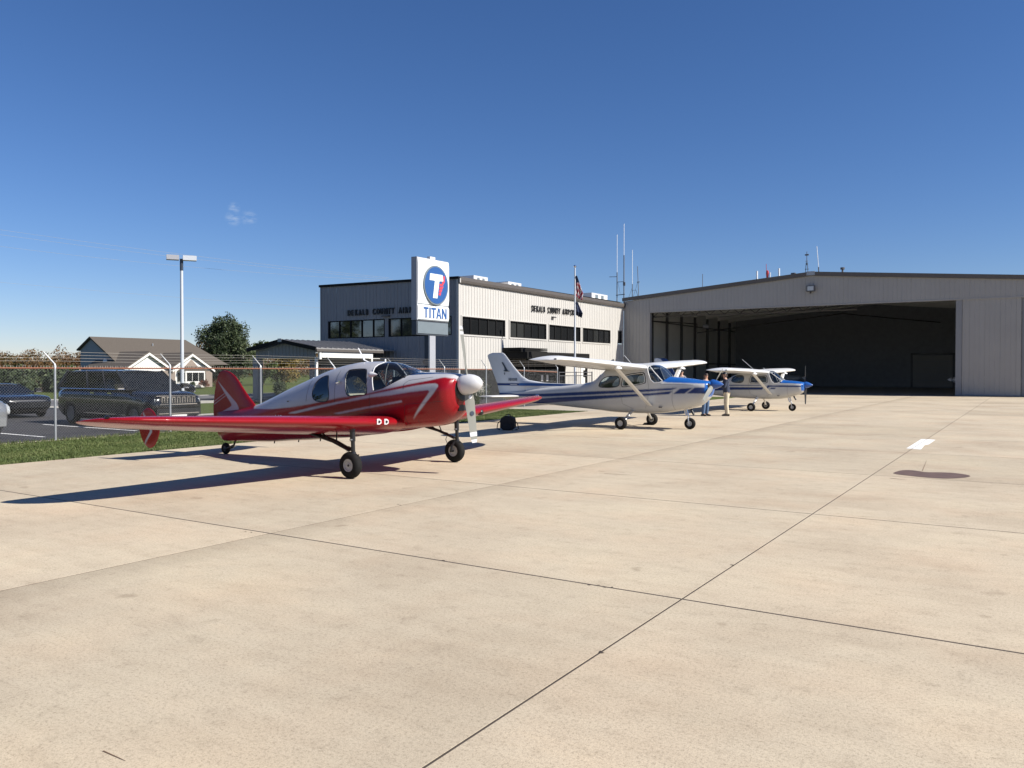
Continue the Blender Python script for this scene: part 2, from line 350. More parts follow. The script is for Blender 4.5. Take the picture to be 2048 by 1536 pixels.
# ---------------------------------------------------------------- aircraft library (local axes: x forward, y left, z up)
class Fus:
    """fuselage lofted through stations (x, bottom, top, half width, widest height, upper and lower roundness)"""
    def __init__(s, st): s.st = np.array(sorted(st)); s.x0, s.x1 = s.st[0, 0], s.st[-1, 0]
    def P(s, x): return [pchip(s.st[:, 0], s.st[:, k], x) for k in range(1, 7)]
    def ysurf(s, x, z):
        zb, zt, hw, zc, eu, el = s.P(np.asarray(x, float)); z = np.asarray(z, float)
        t = np.where(z > zc, (z - zc) / (zt - zc), (zc - z) / (zc - zb)); e = np.where(z > zc, eu, el)
        return hw * np.clip(1 - np.clip(np.abs(t), 0, 1) ** e, 0, 1) ** (1 / e)
    def grid(s, dx, n):
        x = np.linspace(s.x0, s.x1, int((s.x1 - s.x0) / dx) + 1); zb, zt, hw, zc, eu, el = [a[:, None] for a in s.P(x)]
        K = 720; t = np.arange(K + 1) / K * 2 * np.pi - np.pi / 2; c, d = np.cos(t)[None], np.sin(t)[None]
        e = np.where(d > 0, eu, el)
        y = hw * np.sign(c) * np.abs(c) ** (2 / e)
        z = np.where(d > 0, zc + (zt - zc) * np.abs(d) ** (2 / e), zc - (zc - zb) * np.abs(d) ** (2 / e))
        L = np.concatenate([np.zeros((len(x), 1)), np.cumsum(np.hypot(np.diff(y, axis=1), np.diff(z, axis=1)), 1)], 1)
        G = np.empty((len(x), n, 3)); f = (np.arange(n) + .5) / n      # even steps along the girth
        for i in range(len(x)): G[i, :, 0] = x[i]; G[i, :, 1] = np.interp(f * L[i, -1], L[i], y[i]); G[i, :, 2] = np.interp(f * L[i, -1], L[i], z[i])
        return G
    def build(s, root, dx, n, col, wins, name='fuselage', thick=.015):
        """wins: (part name, material, predicate on face centres) - those faces become glass parts"""
        G = s.grid(dx, n); m = len(G); V = G.reshape(-1, 3)
        a = (np.arange(m - 1)[:, None] * n + np.arange(n)[None]); b = (np.arange(m - 1)[:, None] * n + (np.arange(n)[None] + 1) % n)
        F = np.stack([a, b, b + n, a + n], -1).reshape(-1, 4)
        cen = V[F].mean(1); taken = np.zeros(len(F), bool); parts = []
        for nm, mat, pred in wins:
            k = pred(cen[:, 0], cen[:, 1], cen[:, 2]) & ~taken; taken |= k; parts.append((nm, mat, F[k]))
        body = F[~taken]
        cap = []
        for i, flip in ((0, 1), (m - 1, 0)):                     # closing fans
            V = np.vstack([V, V[i * n:(i + 1) * n].mean(0)]); c0 = len(V) - 1
            q = np.stack([i * n + np.arange(n), i * n + (np.arange(n) + 1) % n, np.full(n, c0), np.full(n, c0)], -1)
            cap.append(q if not flip else q[:, [1, 0, 2, 3]])
        tri = np.vstack([body[:, [0, 1, 2]], body[:, [0, 2, 3]]] + [q[:, :3] for q in cap])
        o = npmesh(name, V, tri, ['paint', 'interior'], root, True, col(V[:, 0], V[:, 1], V[:, 2]))
        md = o.modifiers.new('shell', 'SOLIDIFY'); md.thickness = thick; md.offset = -1; md.material_offset = 1
        out = [o]
        for nm, mat, f in parts:
            if not len(f): continue
            u, inv = np.unique(f, return_inverse=True)
            out.append(npmesh(nm, V[u], inv.reshape(-1, 4), mat, root, True))
        return out
    def line(s, pts, side, close=False, off=.002, step=.03):
        P = [Vector((x, 0, z)) for x, z in pts] + ([Vector((pts[0][0], 0, pts[0][1]))] if close else []); out = []
        for a, b in zip(P[:-1], P[1:]):
            k = max(1, int((b - a).length / step))
            for i in range(k):
                q = a.lerp(b, i / k); out.append(q)
        out.append(P[-1])
        return [(q.x, side * (float(s.ysurf(q.x, q.z)) + off), q.z) for q in out]
def smoothpoly(p, k=3):
    """round a closed outline by corner cutting"""
    for _ in range(k):
        q = []
        for (a, b), (c, d) in zip(p, p[1:] + p[:1]): q += [(a * .75 + c * .25, b * .75 + d * .25), (a * .25 + c * .75, b * .25 + d * .75)]
        p = q
    return p
def foil(n, th, camber=.02):
    """closed aerofoil outline from the trailing edge over the top, chord 1, x measured back from the leading edge"""
    t = np.linspace(0, np.pi, n); x = (1 - np.cos(t)) / 2
    y = 5 * th * (.2969 * np.sqrt(x) - .126 * x - .3516 * x ** 2 + .2843 * x ** 3 - .1036 * x ** 4)
    c = camber * 4 * x * (1 - x)
    return np.concatenate([np.stack([x, c + y], -1)[::-1], np.stack([x, c - y], -1)[1:-1]])
def wing(name, sec, side, mat, parent, n=34, ny=60, camber=.02, col=None, vertical=False):
    """sec rows: span, x of leading edge, chord, height of leading edge, thickness ratio, incidence in degrees"""
    sec = np.array(sec, float); y = np.linspace(sec[0, 0], sec[-1, 0], ny)
    y = np.unique(np.concatenate([y, sec[:, 0]])); q = [np.interp(y, sec[:, 0], sec[:, k]) for k in range(1, 6)]
    rows = []
    for i in range(len(y)):
        f = foil(n, max(q[3][i], .004), camber); a = R(q[4][i]); ch = q[1][i]
        dx = -(f[:, 0] * math.cos(a) + f[:, 1] * math.sin(a)) * ch
        dz = (-f[:, 0] * math.sin(a) + f[:, 1] * math.cos(a)) * ch
        if vertical: rows.append(np.stack([q[0][i] + dx, dz + q[2][i], np.full(len(f), y[i])], -1))
        else: rows.append(np.stack([q[0][i] + dx, np.full(len(f), side * y[i]), q[2][i] + dz], -1))
    G = np.array(rows); m, k = G.shape[:2]; V = G.reshape(-1, 3)
    a = np.arange(m - 1)[:, None] * k + np.arange(k)[None]; b = np.arange(m - 1)[:, None] * k + (np.arange(k)[None] + 1) % k
    F = np.stack([a, b, b + k, a + k], -1).reshape(-1, 4)
    if (side < 0) != vertical: F = F[:, ::-1]
    c0, c1 = len(V), len(V) + 1
    V = np.vstack([V, G[0].mean(0), G[-1].mean(0)]); r = np.arange(k); r2 = (r + 1) % k
    T = np.vstack([F[:, [0, 1, 2]], F[:, [0, 2, 3]], np.stack([r2, r, np.full(k, c0)], -1), np.stack([(m - 1) * k + r, (m - 1) * k + r2, np.full(k, c1)], -1)])
    C_ = None if col is None else col(V[:, 0], V[:, 1], V[:, 2])
    o = npmesh(name, V, T, mat, parent, False, C_)
    bm = bmesh.new(); bm.from_mesh(o.data); bmesh.ops.recalc_face_normals(bm, faces=bm.faces); bm.to_mesh(o.data); bm.free()
    o.data.polygons.foreach_set('use_smooth', [True] * len(o.data.polygons))
    try: o.data.set_sharp_from_angle(angle=R(50))
    except Exception: pass
    return o
def wheel(parent, o, r, w, hub='grey_hub', hubr=.5, name='wheel'):
    """tyre with hub as a sub-part"""
    q = hubr * r; h = w / 2
    pr = [(q * .98, -h * .72), (q * 1.12, -h * .95)] + [(q * 1.12 + (r - q * 1.12) * math.sin(t), -h * (1 - .0) * math.cos(t) ** .8 if math.cos(t) > 0 else 0) for t in np.linspace(.35, 1.35, 5)]
    pr = pr + [(r, 0)] + [(a, -b) for a, b in pr[::-1]]
    t = MB().lathe(pr, (0, 0, 0), 'y', 36).build(name, 'rubber', parent, True); t.location = o
    hb = MB().lathe([(.001, -h * .60), (q * .35, -h * .60), (q * .42, -h * .45), (q * .8, -h * .5), (q * .86, -h * .74), (q * 1.0, -h * .74), (q * 1.0, h * .74), (q * .86, h * .74), (q * .8, h * .5), (q * .42, h * .45), (q * .35, h * .6), (.001, h * .6)], (0, 0, 0), 'y', 28)
    for k in range(6):
        a = k * math.pi / 3; x, z = q * .62 * math.cos(a), q * .62 * math.sin(a)
        for sgn in (-1, 1): hb.cyl((x, sgn * h * .46, z), (x, sgn * h * .53, z), q * .06, 6)
    hb.build('hub', hub, t, True)
    return t
def blade(name, root, hub, direction, axis, L, w0, w1, mat, parent, bands=None, twist0=38, twist1=14):
    """twisted propeller blade from hub along direction; bands: white tip markings as (from, to) shares of the length"""
    d = Vector(direction).normalized(); ax = Vector(axis).normalized(); ax = (ax - d * ax.dot(d)).normalized(); tn = ax.cross(d)
    def sect(f, extra=0.):
        ch = np.interp(f, [0, .12, .3, .65, .92, 1], [w0 * .55, w0 * .7, w0, w1 * 1.02, w1 * .9, w1 * .62]); th = np.interp(f, [0, .15, .4, 1], [.055, .04, .02, .008]) / 2 + extra
        a = R(np.interp(f, [0, .2, .6, 1], [twist0 + 8, twist0, twist0 * .55, twist1])); u = tn * math.cos(a) + ax * math.sin(a); v = ax * math.cos(a) - tn * math.sin(a)
        p = Vector(hub) + d * (L * f)
        return [p + u * (ch / 2 + extra) , p + u * ch * .2 + v * th, p - u * ch * .25 + v * th, p - u * (ch / 2 + extra), p - u * ch * .25 - v * th, p + u * ch * .2 - v * th]
    def run(f0, f1, k, extra=0.):
        b = MB(); vs = []; fs = []
        for i in range(k + 1): vs += sect(f0 + (f1 - f0) * i / k, extra)
        for i in range(k):
            for j in range(6): a, c = i * 6 + j, i * 6 + (j + 1) % 6; fs.append((a, c, c + 6, a + 6))
        fs += [tuple(range(6))[::-1], tuple(range(k * 6, k * 6 + 6))]
        return b.add(vs, fs)
    o = run(.1, 1, 26).build(name, mat, parent, True)
    for a, b in bands or []: run(a, b, 3, .0015).build('tip_band', 'white_enamel', o, True)
    return o
def mapcol(x, base): c = np.empty(x.shape + (3,), np.float32); c[...] = base; return c
RED, REDD, WHT, BLU, NAVY = (.245, .005, .010), (.20, .008, .016), (.43, .43, .455), (.014, .105, .38), (.014, .036, .14)
GREYW = (.53, .53, .52)
def soft(col, hx, hz):
    """paint edges averaged over one mesh cell so that stripes run smoothly"""
    k = np.linspace(-1, 1, 5)
    return lambda x, y, z: sum(col(x + a * hx, y, z + b * hz) for a in k for b in k) / 25
# ================================================================ the red low-wing tail-dragger
def red_airplane():
    t = thing('airplane', 'red and white low wing tailwheel airplane with white spinner in the foreground', 'airplane', (-9.45, 11.2, 0), 0, 'airplanes parked on the apron')
    fu = Fus([(1.25, 1.15, 1.69, .29, 1.45, 2.2, 2.2), (1.19, 1.04, 1.72, .38, 1.44, 2.3, 2.3), (1.08, .94, 1.735, .44, 1.41, 2.4, 2.4), (.9, .84, 1.742, .465, 1.36, 2.5, 2.5), (.55, .79, 1.75, .50, 1.3, 2.5, 2.6), (.35, .77, 1.757, .52, 1.28, 2.4, 2.7), (.05, .73, 1.85, .54, 1.27, 2.2, 2.8),
              (-.28, .68, 1.93, .55, 1.26, 2.3, 2.8), (-.57, .62, 1.945, .56, 1.25, 2.4, 2.8), (-.9, .58, 1.94, .56, 1.22, 2.4, 2.8), (-1.34, .52, 1.885, .55, 1.18, 2.3, 2.8), (-1.7, .49, 1.81, .53, 1.12, 2.2, 2.7), (-2.35, .43, 1.61, .46, 1.02, 2.1, 2.6), (-2.9, .39, 1.43, .40, .9, 2.1, 2.5),
              (-3.4, .345, 1.25, .33, .8, 2.1, 2.4), (-3.93, .32, 1.08, .26, .7, 2.1, 2.3), (-4.5, .30, .98, .18, .64, 2.1, 2.2), (-5.0, .285, .93, .1, .62, 2., 2.), (-5.22, .40, .9, .035, .66, 2., 2.)])
    ex = [-4.1, -3.857, -3.124, -2.505, -1.857, -1.138, -.393, .26, .85, 1.0, 1.06, 1.12, 1.26]; ez = [1.15, 1.005, 1.021, 1.074, 1.159, 1.28, 1.379, 1.508, 1.612, 1.645, 1.66, 1.665, 1.64]
    band = [(-2.583, .954), (-2.473, .983), (-1.856, 1.093), (-.914, 1.252), (-.351, 1.356), (.273, 1.463), (.6, 1.522), (.86, 1.556), (.99, 1.562), (1.05, 1.545), (1.062, 1.511), (.985, 1.397), (.743, 1.141), (.508, .932), (.641, 1.102), (.851, 1.355), (.902, 1.421), (.87, 1.447), (.505, 1.398), (.287, 1.388), (-.309, 1.31), (-1.137, 1.176), (-2.337, .962)]
    band[16:20] = [(.902, 1.425), (.87, 1.449), (.505, 1.412), (.1, 1.352)]
    thin = [(-1.257, .997), (-.493, 1.128), (.34, 1.266), (.352, 1.238), (-.494, 1.102), (-1.12, .990)]
    def col(x, y, z):
        c = mapcol(x, RED); w = z > np.interp(x, ex, ez); w &= x > -4.0
        w |= inpoly(x, z, band) | inpoly(x, z, thin)
        c[w] = WHT; return c
    wr = smoothpoly([(-1.855, 1.30), (-1.88, 1.50), (-1.80, 1.63), (-1.58, 1.70), (-1.49, 1.64), (-1.37, 1.36), (-1.38, 1.24), (-1.5, 1.198), (-1.76, 1.215)], 2)
    wd = smoothpoly([(-.985, 1.55), (-1.045, 1.77), (-.95, 1.80), (-.62, 1.815), (-.53, 1.76), (-.425, 1.42), (-.46, 1.345), (-.62, 1.345), (-.86, 1.315), (-.93, 1.36)], 2)
    lowx = [-.32, -.287, -.106, .064, .209, .302, .36, .41, .46]; lowz = [1.42, 1.426, 1.467, 1.545, 1.621, 1.69, 1.722, 1.75, 1.78]
    rear = lambda z: np.interp(z, [1.42, 1.63, 1.75, 1.85, 1.90, 1.95], [-.285, -.36, -.40, -.43, -.40, -.36])
    wins = [('rear_window', 'glass_smoke', lambda x, y, z: inpoly(x, z, wr) & (y < 0)), ('door_window', 'glass_ac', lambda x, y, z: inpoly(x, z, wd) & (y < 0)), ('rear_window', 'glass_smoke', lambda x, y, z: inpoly(x, z, wr) & (y > 0)), ('door_window', 'glass_ac', lambda x, y, z: inpoly(x, z, wd) & (y > 0)),
            ('windshield', 'glass_ws', lambda x, y, z: (z > np.interp(x, lowx, lowz)) & (x > rear(z)) & (x < .42))]
    fu.build(t, .0125, 216, soft(col, .007, .0095), wins)
    for nm, p in (('rear_window_seal', wr), ('door_window_seal', wd)):
        for s_ in (-1, 1): MB().tube(fu.line(p, s_, True, .001), .008, 6, False).build(nm, 'black', t, True)
    zz = np.linspace(1.43, 1.925, 12); edge = [(float(rear(z)), float(z)) for z in zz]; low = [(x, float(np.interp(x, lowx, lowz))) for x in np.linspace(-.285, .40, 16)]
    for s_ in (-1, 1):
        MB().tube(fu.line(edge, s_, False, .002), .012, 6).build('windshield_frame', 'white_enamel', t, True)
        MB().tube(fu.line(low, s_, False, .001), .007, 6).build('windshield_seal', 'black', t, True)
        MB().tube([(-.16, s_ * .40, 1.50), (-.20, s_ * .30, 1.80), (-.24, s_ * .2, 1.9)], .014, 6).build('cabin_brace', 'black', t, True)
        MB().tube([(-.05, s_ * .40, 1.52), (.14, s_ * .22, 1.78), (.16, s_ * .1, 1.80)], .010, 6).build('cabin_brace', 'black', t, True)
    # door seam and cowl seams (dark hairlines on the skin)
    for p in ([(-1.22, 1.20), (-1.24, 1.5), (-1.25, 1.78)], [(-.36, 1.40), (-.37, 1.2), (-.35, 1.0)], [(.36, 1.46), (.345, 1.55), (.42, 1.61), (.88, 1.668)], [(.60, .93), (.58, .84)], [(-2.02, 1.2), (-2.04, 1.45), (-2.05, 1.6)], [(.40, 1.2), (.37, .95), (.36, .80)], [(.40, 1.2), (.8, 1.23), (1.15, 1.27)], [(-.37, 1.05), (-1.2, .98), (-1.9, .9)]):
        MB().tube(fu.line(p, -1, False, .0005), .0028, 4).build('seam', 'black', t)
    h = MB().tube([fu.line([(-1.20, 1.545)], -1)[0], (-1.17, -.56, 1.555), (-1.11, -.56, 1.57)], .012, 6); h.cyl((-1.10, -.5, 1.575), (-1.10, -.565, 1.575), .022, 10); h.build('door_handle', 'chrome', t, True)
    mr = MB().lathe([(.001, -.05), (.035, -.04), (.055, 0), (.05, .03), (.02, .12), (.004, .16)], (-.36, -.53, 1.71), 'x', 16); mr.tube([(-.40, -.36, 1.72), (-.38, -.50, 1.71)], .014, 6); mr.build('air_scoop', 'white_enamel', t, True)
    for bx in (-3.05, -3.0):
        pass
    MB().cyl((-2.55, -.44, 1.19), (-2.55, -.475, 1.19), .012, 8).build('static_port', 'black', t)
    # registration, mostly hidden by the wing
    for i, chx in enumerate('N86'): text('registration', chx, .16, 'white_enamel', (-2.98 + i * .13, -float(fu.ysurf(-2.9, .87)) - .012, .805), (R(90), 0, 0), t, .002)
    # antennas
    MB().tube([(-.88, 0, 1.93), (-1.0, 0, 1.97), (-1.155, 0, 2.2)], [.035, .028, .012], 8, True, .35).build('antenna', 'white_enamel', t, True)
    MB().tube([(-1.72, 0, 1.8), (-1.89, 0, 1.95)], .008, 6).build('whip_antenna', 'white', t)
    MB().cyl((-.49, 0, 1.94), (-.49, 0, 1.99), .016, 8).build('roof_fitting', 'white', t)
    MB().lathe([(.03, 0), (.03, .02), (.022, .04), (.001, .05)], (-2.33, 0, 1.60), 'z', 12).build('beacon', 'white_enamel', t, True)
    # cabin
    st_ = MB().box((-1.05, -.47, .8), (-.52, .47, .98)); st_.build('seat_bench', 'seat', t)
    for sy in (-.25, .25):
        b = MB(); b.prism(smoothpoly([(-1.0, .95), (-.80, .95), (-.92, 1.34), (-1.02, 1.37), (-1.10, 1.3)], 2), 'y', sy - .2, sy + .2); b.build('seat', 'seat', t, True)
    MB().box((-2.0, -.42, .75), (-1.3, .42, 1.05)).build('rear_shelf', 'seat_dark', t)
    MB().prism([(.02, 1.1), (.10, 1.1), (.16, 1.62), (.30, 1.66), (.28, 1.69), (.0, 1.66)], 'y', -.38, .38).build('instrument_panel', 'black', t)
    b = MB()
    for k in range(24):
        a0, a1 = 2 * math.pi * k / 24, 2 * math.pi * (k + 1) / 24
        b.tube([(-.1, -.24 + .15 * math.cos(a), 1.48 + .13 * math.sin(a)) for a in (a0, a1)], .011, 5, False)
    b.cyl((-.1, -.24, 1.48), (.1, -.24, 1.42), .02, 8); b.build('control_wheel', 'white', t)
    # wings
    zl = lambda y: .862 + .057 * y
    sec = [(y, xl, c, zl(y) + dz, th, inc) for y, xl, c, dz, th, inc in
           [(.30, .30, 1.95, 0, .15, 9), (.62, .30, 1.88, 0, .15, 9), (1.5, .27, 1.74, 0, .15, 9), (3.0, .17, 1.46, 0, .145, 8.6), (4.2, .05, 1.22, 0, .135, 8.2), (4.75, -.04, 1.09, 0, .13, 8), (5.05, -.15, .93, .0, .12, 8), (5.25, -.30, .74, -.005, .11, 8), (5.38, -.48, .52, -.015, .10, 8), (5.45, -.66, .28, -.03, .09, 8), (5.475, -.80, .10, -.045, .06, 8)]]
    wgs = []
    wcol = lambda x, y, z: mapcol(x, RED)
    for sd_ in (-1, 1):
        w = wing('wing', sec, sd_, 'paint', t, 40, 80, .015, wcol); wgs.append(w)
        MB().lathe([(.001, -.05), (.022, -.03), (.027, 0), (.02, .03), (.001, .045)], (-.44, sd_ * 5.32, zl(5.3) + .022), 'x', 12).build('navigation_light', 'black_gloss' if sd_ < 0 else 'chrome', w, True)
        # wing root fillet bulge
        # drain holes, inspection slots
    # lettered root of the starboard leading edge
    w = wgs[0]
    for k, yy in enumerate((-1.04, -.86)):
        y0 = yy
        for i, (mt, pl) in enumerate((('white_enamel', [(-.06, -.07), (.02, -.07), (.065, -.035), (.065, .035), (.02, .07), (-.06, .07)]), ('black', [(-.022, -.03), (.012, -.03), (.028, -.01), (.028, .01), (.012, .03), (-.022, .03)]))):
            vs = []; n = len(pl)
            for u, v in pl:
                yv = y0 + u * .78; zv = zl(-yv) + .005 + v * .68
                # sit on the nose of the aerofoil
                ang = v * 7.; xx = .30 - .065 * (1 - math.cos(min(1.2, abs(ang)))) * 1.5 + .004 * (i + 1)
                vs.append((xx, yv, zv))
            b = MB(); b.add(vs + [(x_ - .01, y_, z_) for x_, y_, z_ in vs], [tuple(range(n)), tuple(range(n, 2 * n))[::-1]] + [(j, (j + 1) % n, (j + 1) % n + n, j + n) for j in range(n)])
            b.build('letter' if i == 0 else 'letter_hole', mt, w)
    # air intake in the port leading edge
    b = MB(); b.lathe([(.001, .012), (.03, .01), (.055, -.01), (.064, -.04), (.064, -.09)], (.243, 2.05, zl(2.05) - .035), 'x', 20); b.build('landing_light', 'black_gloss', wgs[1], True)
    # tail
    fs = [(-5.24, 1.57), (-4.94, 1.36), (-4.57, 1.10), (-4.49, 1.0), (-4.49, .97), (-4.52, .935), (-5.25, .85), (-5.02, .92), (-4.78, 1.01), (-4.73, 1.045), (-4.735, 1.075), (-4.94, 1.27)]
    ln = [[(-5.36, 1.12), (-4.98, 1.30), (-4.975, 1.29), (-5.36, 1.105)], [(-5.36, 1.06), (-4.93, 1.255), (-4.925, 1.245), (-5.36, 1.045)]]
    def fcol(x, y, z):
        c = mapcol(x, RED); k = inpoly(x, z, fs) | inpoly(x, z, ln[0]) | inpoly(x, z, ln[1]); c[k] = WHT; return c
    zs = [.72, .85, .95, 1.03, 1.07, 1.15, 1.25, 1.35, 1.45, 1.55, 1.65, 1.71, 1.75, 1.775, 1.785]
    fx = [-3.7, -3.80, -3.90, -3.96, -4.03, -4.12, -4.24, -4.34, -4.44, -4.53, -4.64, -4.73, -4.83, -4.93, -5.0]
    bx = [-5.36, -5.38, -5.385, -5.38, -5.375, -5.365, -5.35, -5.33, -5.30, -5.27, -5.235, -5.20, -5.15, -5.09, -5.03]
    wing('tail_fin', [(z, a, a - b, 0, .075, 0) for z, a, b in zip(zs, fx, bx)], 1, 'paint', t, 100, 110, 0, soft(fcol, .007, .007), True)
    hz = .80
    for sd_ in (-1, 1):
        wing('stabilizer', [(.05, -4.25, 1.0, hz, .08, 3), (1.0, -4.45, .85, hz, .08, 3), (1.6, -4.65, .75, hz, .08, 3)], sd_, 'paint', t, 16, 6, 0, wcol)
        pr = [(-5.55, .60), (-5.57, .72), (-5.50, .90), (-5.40, 1.0), (-5.25, 1.05), (-5.10, 1.01), (-4.98, .90), (-4.88, .74), (-4.87, .58), (-4.94, .42), (-5.05, .29), (-5.20, .235), (-5.36, .30), (-5.47, .42)]
        chev = [(-5.40, .955), (-5.27, .84), (-5.10, .63), (-5.09, .57), (-5.36, .295), (-5.38, .31), (-5.16, .585), (-5.17, .62), (-5.29, .80), (-5.41, .935)]
        ecol = lambda x, y, z: np.where(inpoly(x, z, chev)[:, None], np.array(WHT, np.float32), np.array(RED, np.float32))
        # disc with thin edge: concentric rings of the outline
        P0 = np.array(smoothpoly(pr, 2)); cen = P0.mean(0); rings = np.linspace(0, 1, 40); V = []; 
        for s2, th in ((1, 1), (-1, -1)):
            for r_ in rings:
                q = cen + (P0 - cen) * r_; V.append(np.stack([q[:, 0], np.full(len(q), sd_ * 1.62 + s2 * .022 * math.sqrt(max(0, 1 - r_ ** 4))), q[:, 1]], -1))
        V = np.concatenate(V); n = len(P0); F = []
        for s2 in range(2):
            for i in range(len(rings) - 1):
                a = (s2 * len(rings) + i) * n + np.arange(n); b = (s2 * len(rings) + i) * n + (np.arange(n) + 1) % n; F.append(np.stack([a, b, b + n, a + n], -1))
        npmesh('end_plate', V, np.concatenate(F), 'paint', t, False, soft(ecol, .008, .008)(V[:, 0], V[:, 1], V[:, 2]))
    # nose: dark intake ring, spinner, propeller
    tilt = R(6.2); ax = Vector((math.cos(tilt), 0, math.sin(tilt)))
    b = MB().lathe([(.05, .004), (.18, .006), (.205, .004), (.215, -.01), (.218, -.05)], (0, 0, 0), 'x', 36).build('cowl_intake', 'black', t, True); b.location = (1.256, 0, 1.475); b.rotation_euler = (0, -tilt, 0)
    for sy in (-1, 1):
        q = MB().lathe([(.001, .01), (.075, .012), (.085, -.01), (.085, -.1)], (0, 0, 0), 'x', 20).build('air_inlet', 'black', t, True); q.location = (1.17, sy * .25, 1.43); q.rotation_euler = (0, -tilt, sy * .35)
    q = MB().box((1.12, -.09, 1.09), (1.252, .11, 1.19)).build('chin_intake', 'black', t); q.rotation_euler = (0, 0, 0)
    hub = Vector((1.365, 0, 1.545))
    sp = MB().lathe([(.001, -.10), (.165, -.10), (.178, -.085), (.180, -.02), (.170, .06), (.148, .145), (.112, .22), (.06, .272), (.025, .288), (.001, .292)], (0, 0, 0), 'x', 40).build('spinner', 'white_enamel', t, True); sp.location = hub; sp.rotation_euler = (0, -tilt, 0)
    d = Vector((-math.sin(tilt), -.045, math.cos(tilt)))
    up = blade('propeller_blade', 0, hub, d, ax, 1.0, .185, .165, 'blade', t, [(.855, .905), (.945, 1.0)], 34, 12)
    dn = blade('propeller_blade', 0, hub, -d, ax, 1.0, .185, .165, 'blade', t, [(.82, .89), (.945, 1.0)], 34, 12)
    # roundel and plate on the lower blade face
    for f, r_, mt in ((.50, .040, 'pole_blue'), (.22, .030, 'white_enamel')):
        p = hub - d * f + ax * .02 ; a = R(np.interp(f, [0, .2, .6, 1], [34 + 8, 34, 34 * .55, 12])); 
        c = MB().cyl((0, 0, 0), (0, 0, .003 + .002 * (r_ < .03) + .002 * (r_ < .02)), r_, 20).build('blade_decal', mt, dn); c.location = p
        dd = -d; axp = (ax - dd * ax.dot(dd)).normalized(); tn = axp.cross(dd); v = axp * math.cos(a) - tn * math.sin(a); c.rotation_mode = 'QUATERNION'; c.rotation_quaternion = v.to_track_quat('Z', 'Y')
    # landing gear
    for sd_ in (-1, 1):
        y = sd_ * 1.43; x0 = .02
        g = MB(); g.tube([(.06, y, .86), (.07, y, .62)], .045, 12); g.tube([(.07, y, .64), (.08, y, .40)], .034, 12); g.tube([(.075, y, .44), (.085, y - sd_ * .0, .39)], .046, 12)
        strut = g.build('gear_strut', 'black_gloss', t, True)
        MB().cyl((.06, y, .655), (.062, y, .635), .05, 14).build('strut_collar', 'alu', strut, True)
        b = MB(); b.tube([(.06, y + sd_ * -.03, .41), (.04, y - sd_ * .12, .33), (x0, y - sd_ * .12, .22)], .026, 8); b.cyl((x0, y - sd_ * .14, .22), (x0, y + sd_ * .06, .22), .02, 8); b.tube([(.08, y, .42), (.15, y - sd_ * .05, .36), (.17, y - sd_ * .03, .40)], .012, 6); b.build('axle_fork', 'black_gloss', t, True)
        b = MB(); b.tube([(.02, y - sd_ * .02, .47), (-.35, y - sd_ * .04, .60), (-.82, y - sd_ * .06, .70)], .024, 8); b.tube([(.02, y + sd_ * .03, .46), (-.35, y + sd_ * .03, .59), (-.82, y + sd_ * .06, .70)], .018, 8)
        b.tube([(-.45, y, .62), (-.62, y, .72), (-.5, y, .78)], .014, 6); b.tube([(-.30, y, .58), (-.34, y - sd_ * .05, .74), (-.30, y, .80)], .012, 6); b.tube([(-.62, y, .66), (-.95, y, .72)], .03, 6); b.tube([(-.1, y, .51), (-.16, y, .56), (-.22, y, .57)], .008, 5); b.build('drag_brace', 'black_gloss', t, True)
        hs = MB().tube([(-.02, y - sd_ * .06, .50), (-.10, y - sd_ * .08, .52), (-.14, y - sd_ * .08, .44), (-.10, y - sd_ * .08, .36), (0.02, y - sd_ * .1, .33)], .007, 6).build('brake_hose', 'black', t, True)
        wheel(t, (x0, y, .222), .222, .17, 'grey_hub', .48)
    b = MB(); b.tube([(-4.66, 0, .31), (-4.70, 0, .23), (-4.80, .05, .16), (-4.98, .05, .10)], .020, 8); b.tube([(-4.70, 0, .22), (-4.80, -.05, .16), (-4.98, -.05, .10)], .016, 8); b.cyl((-4.98, -.07, .10), (-4.98, .07, .10), .014, 8); b.build('tail_fork', 'black_gloss', t, True)
    wheel(t, (-4.98, 0, .122), .122, .095, 'dark_steel', .45, 'tail_wheel')
    # belly bits
    for x in (-2.1, -2.7, -3.4): MB().cyl((x, -.05, fu.P(np.array([x]))[0][0] + .01), (x - .01, -.05, fu.P(np.array([x]))[0][0] - .035), .012, 6).build('drain', 'black', t)
    return t
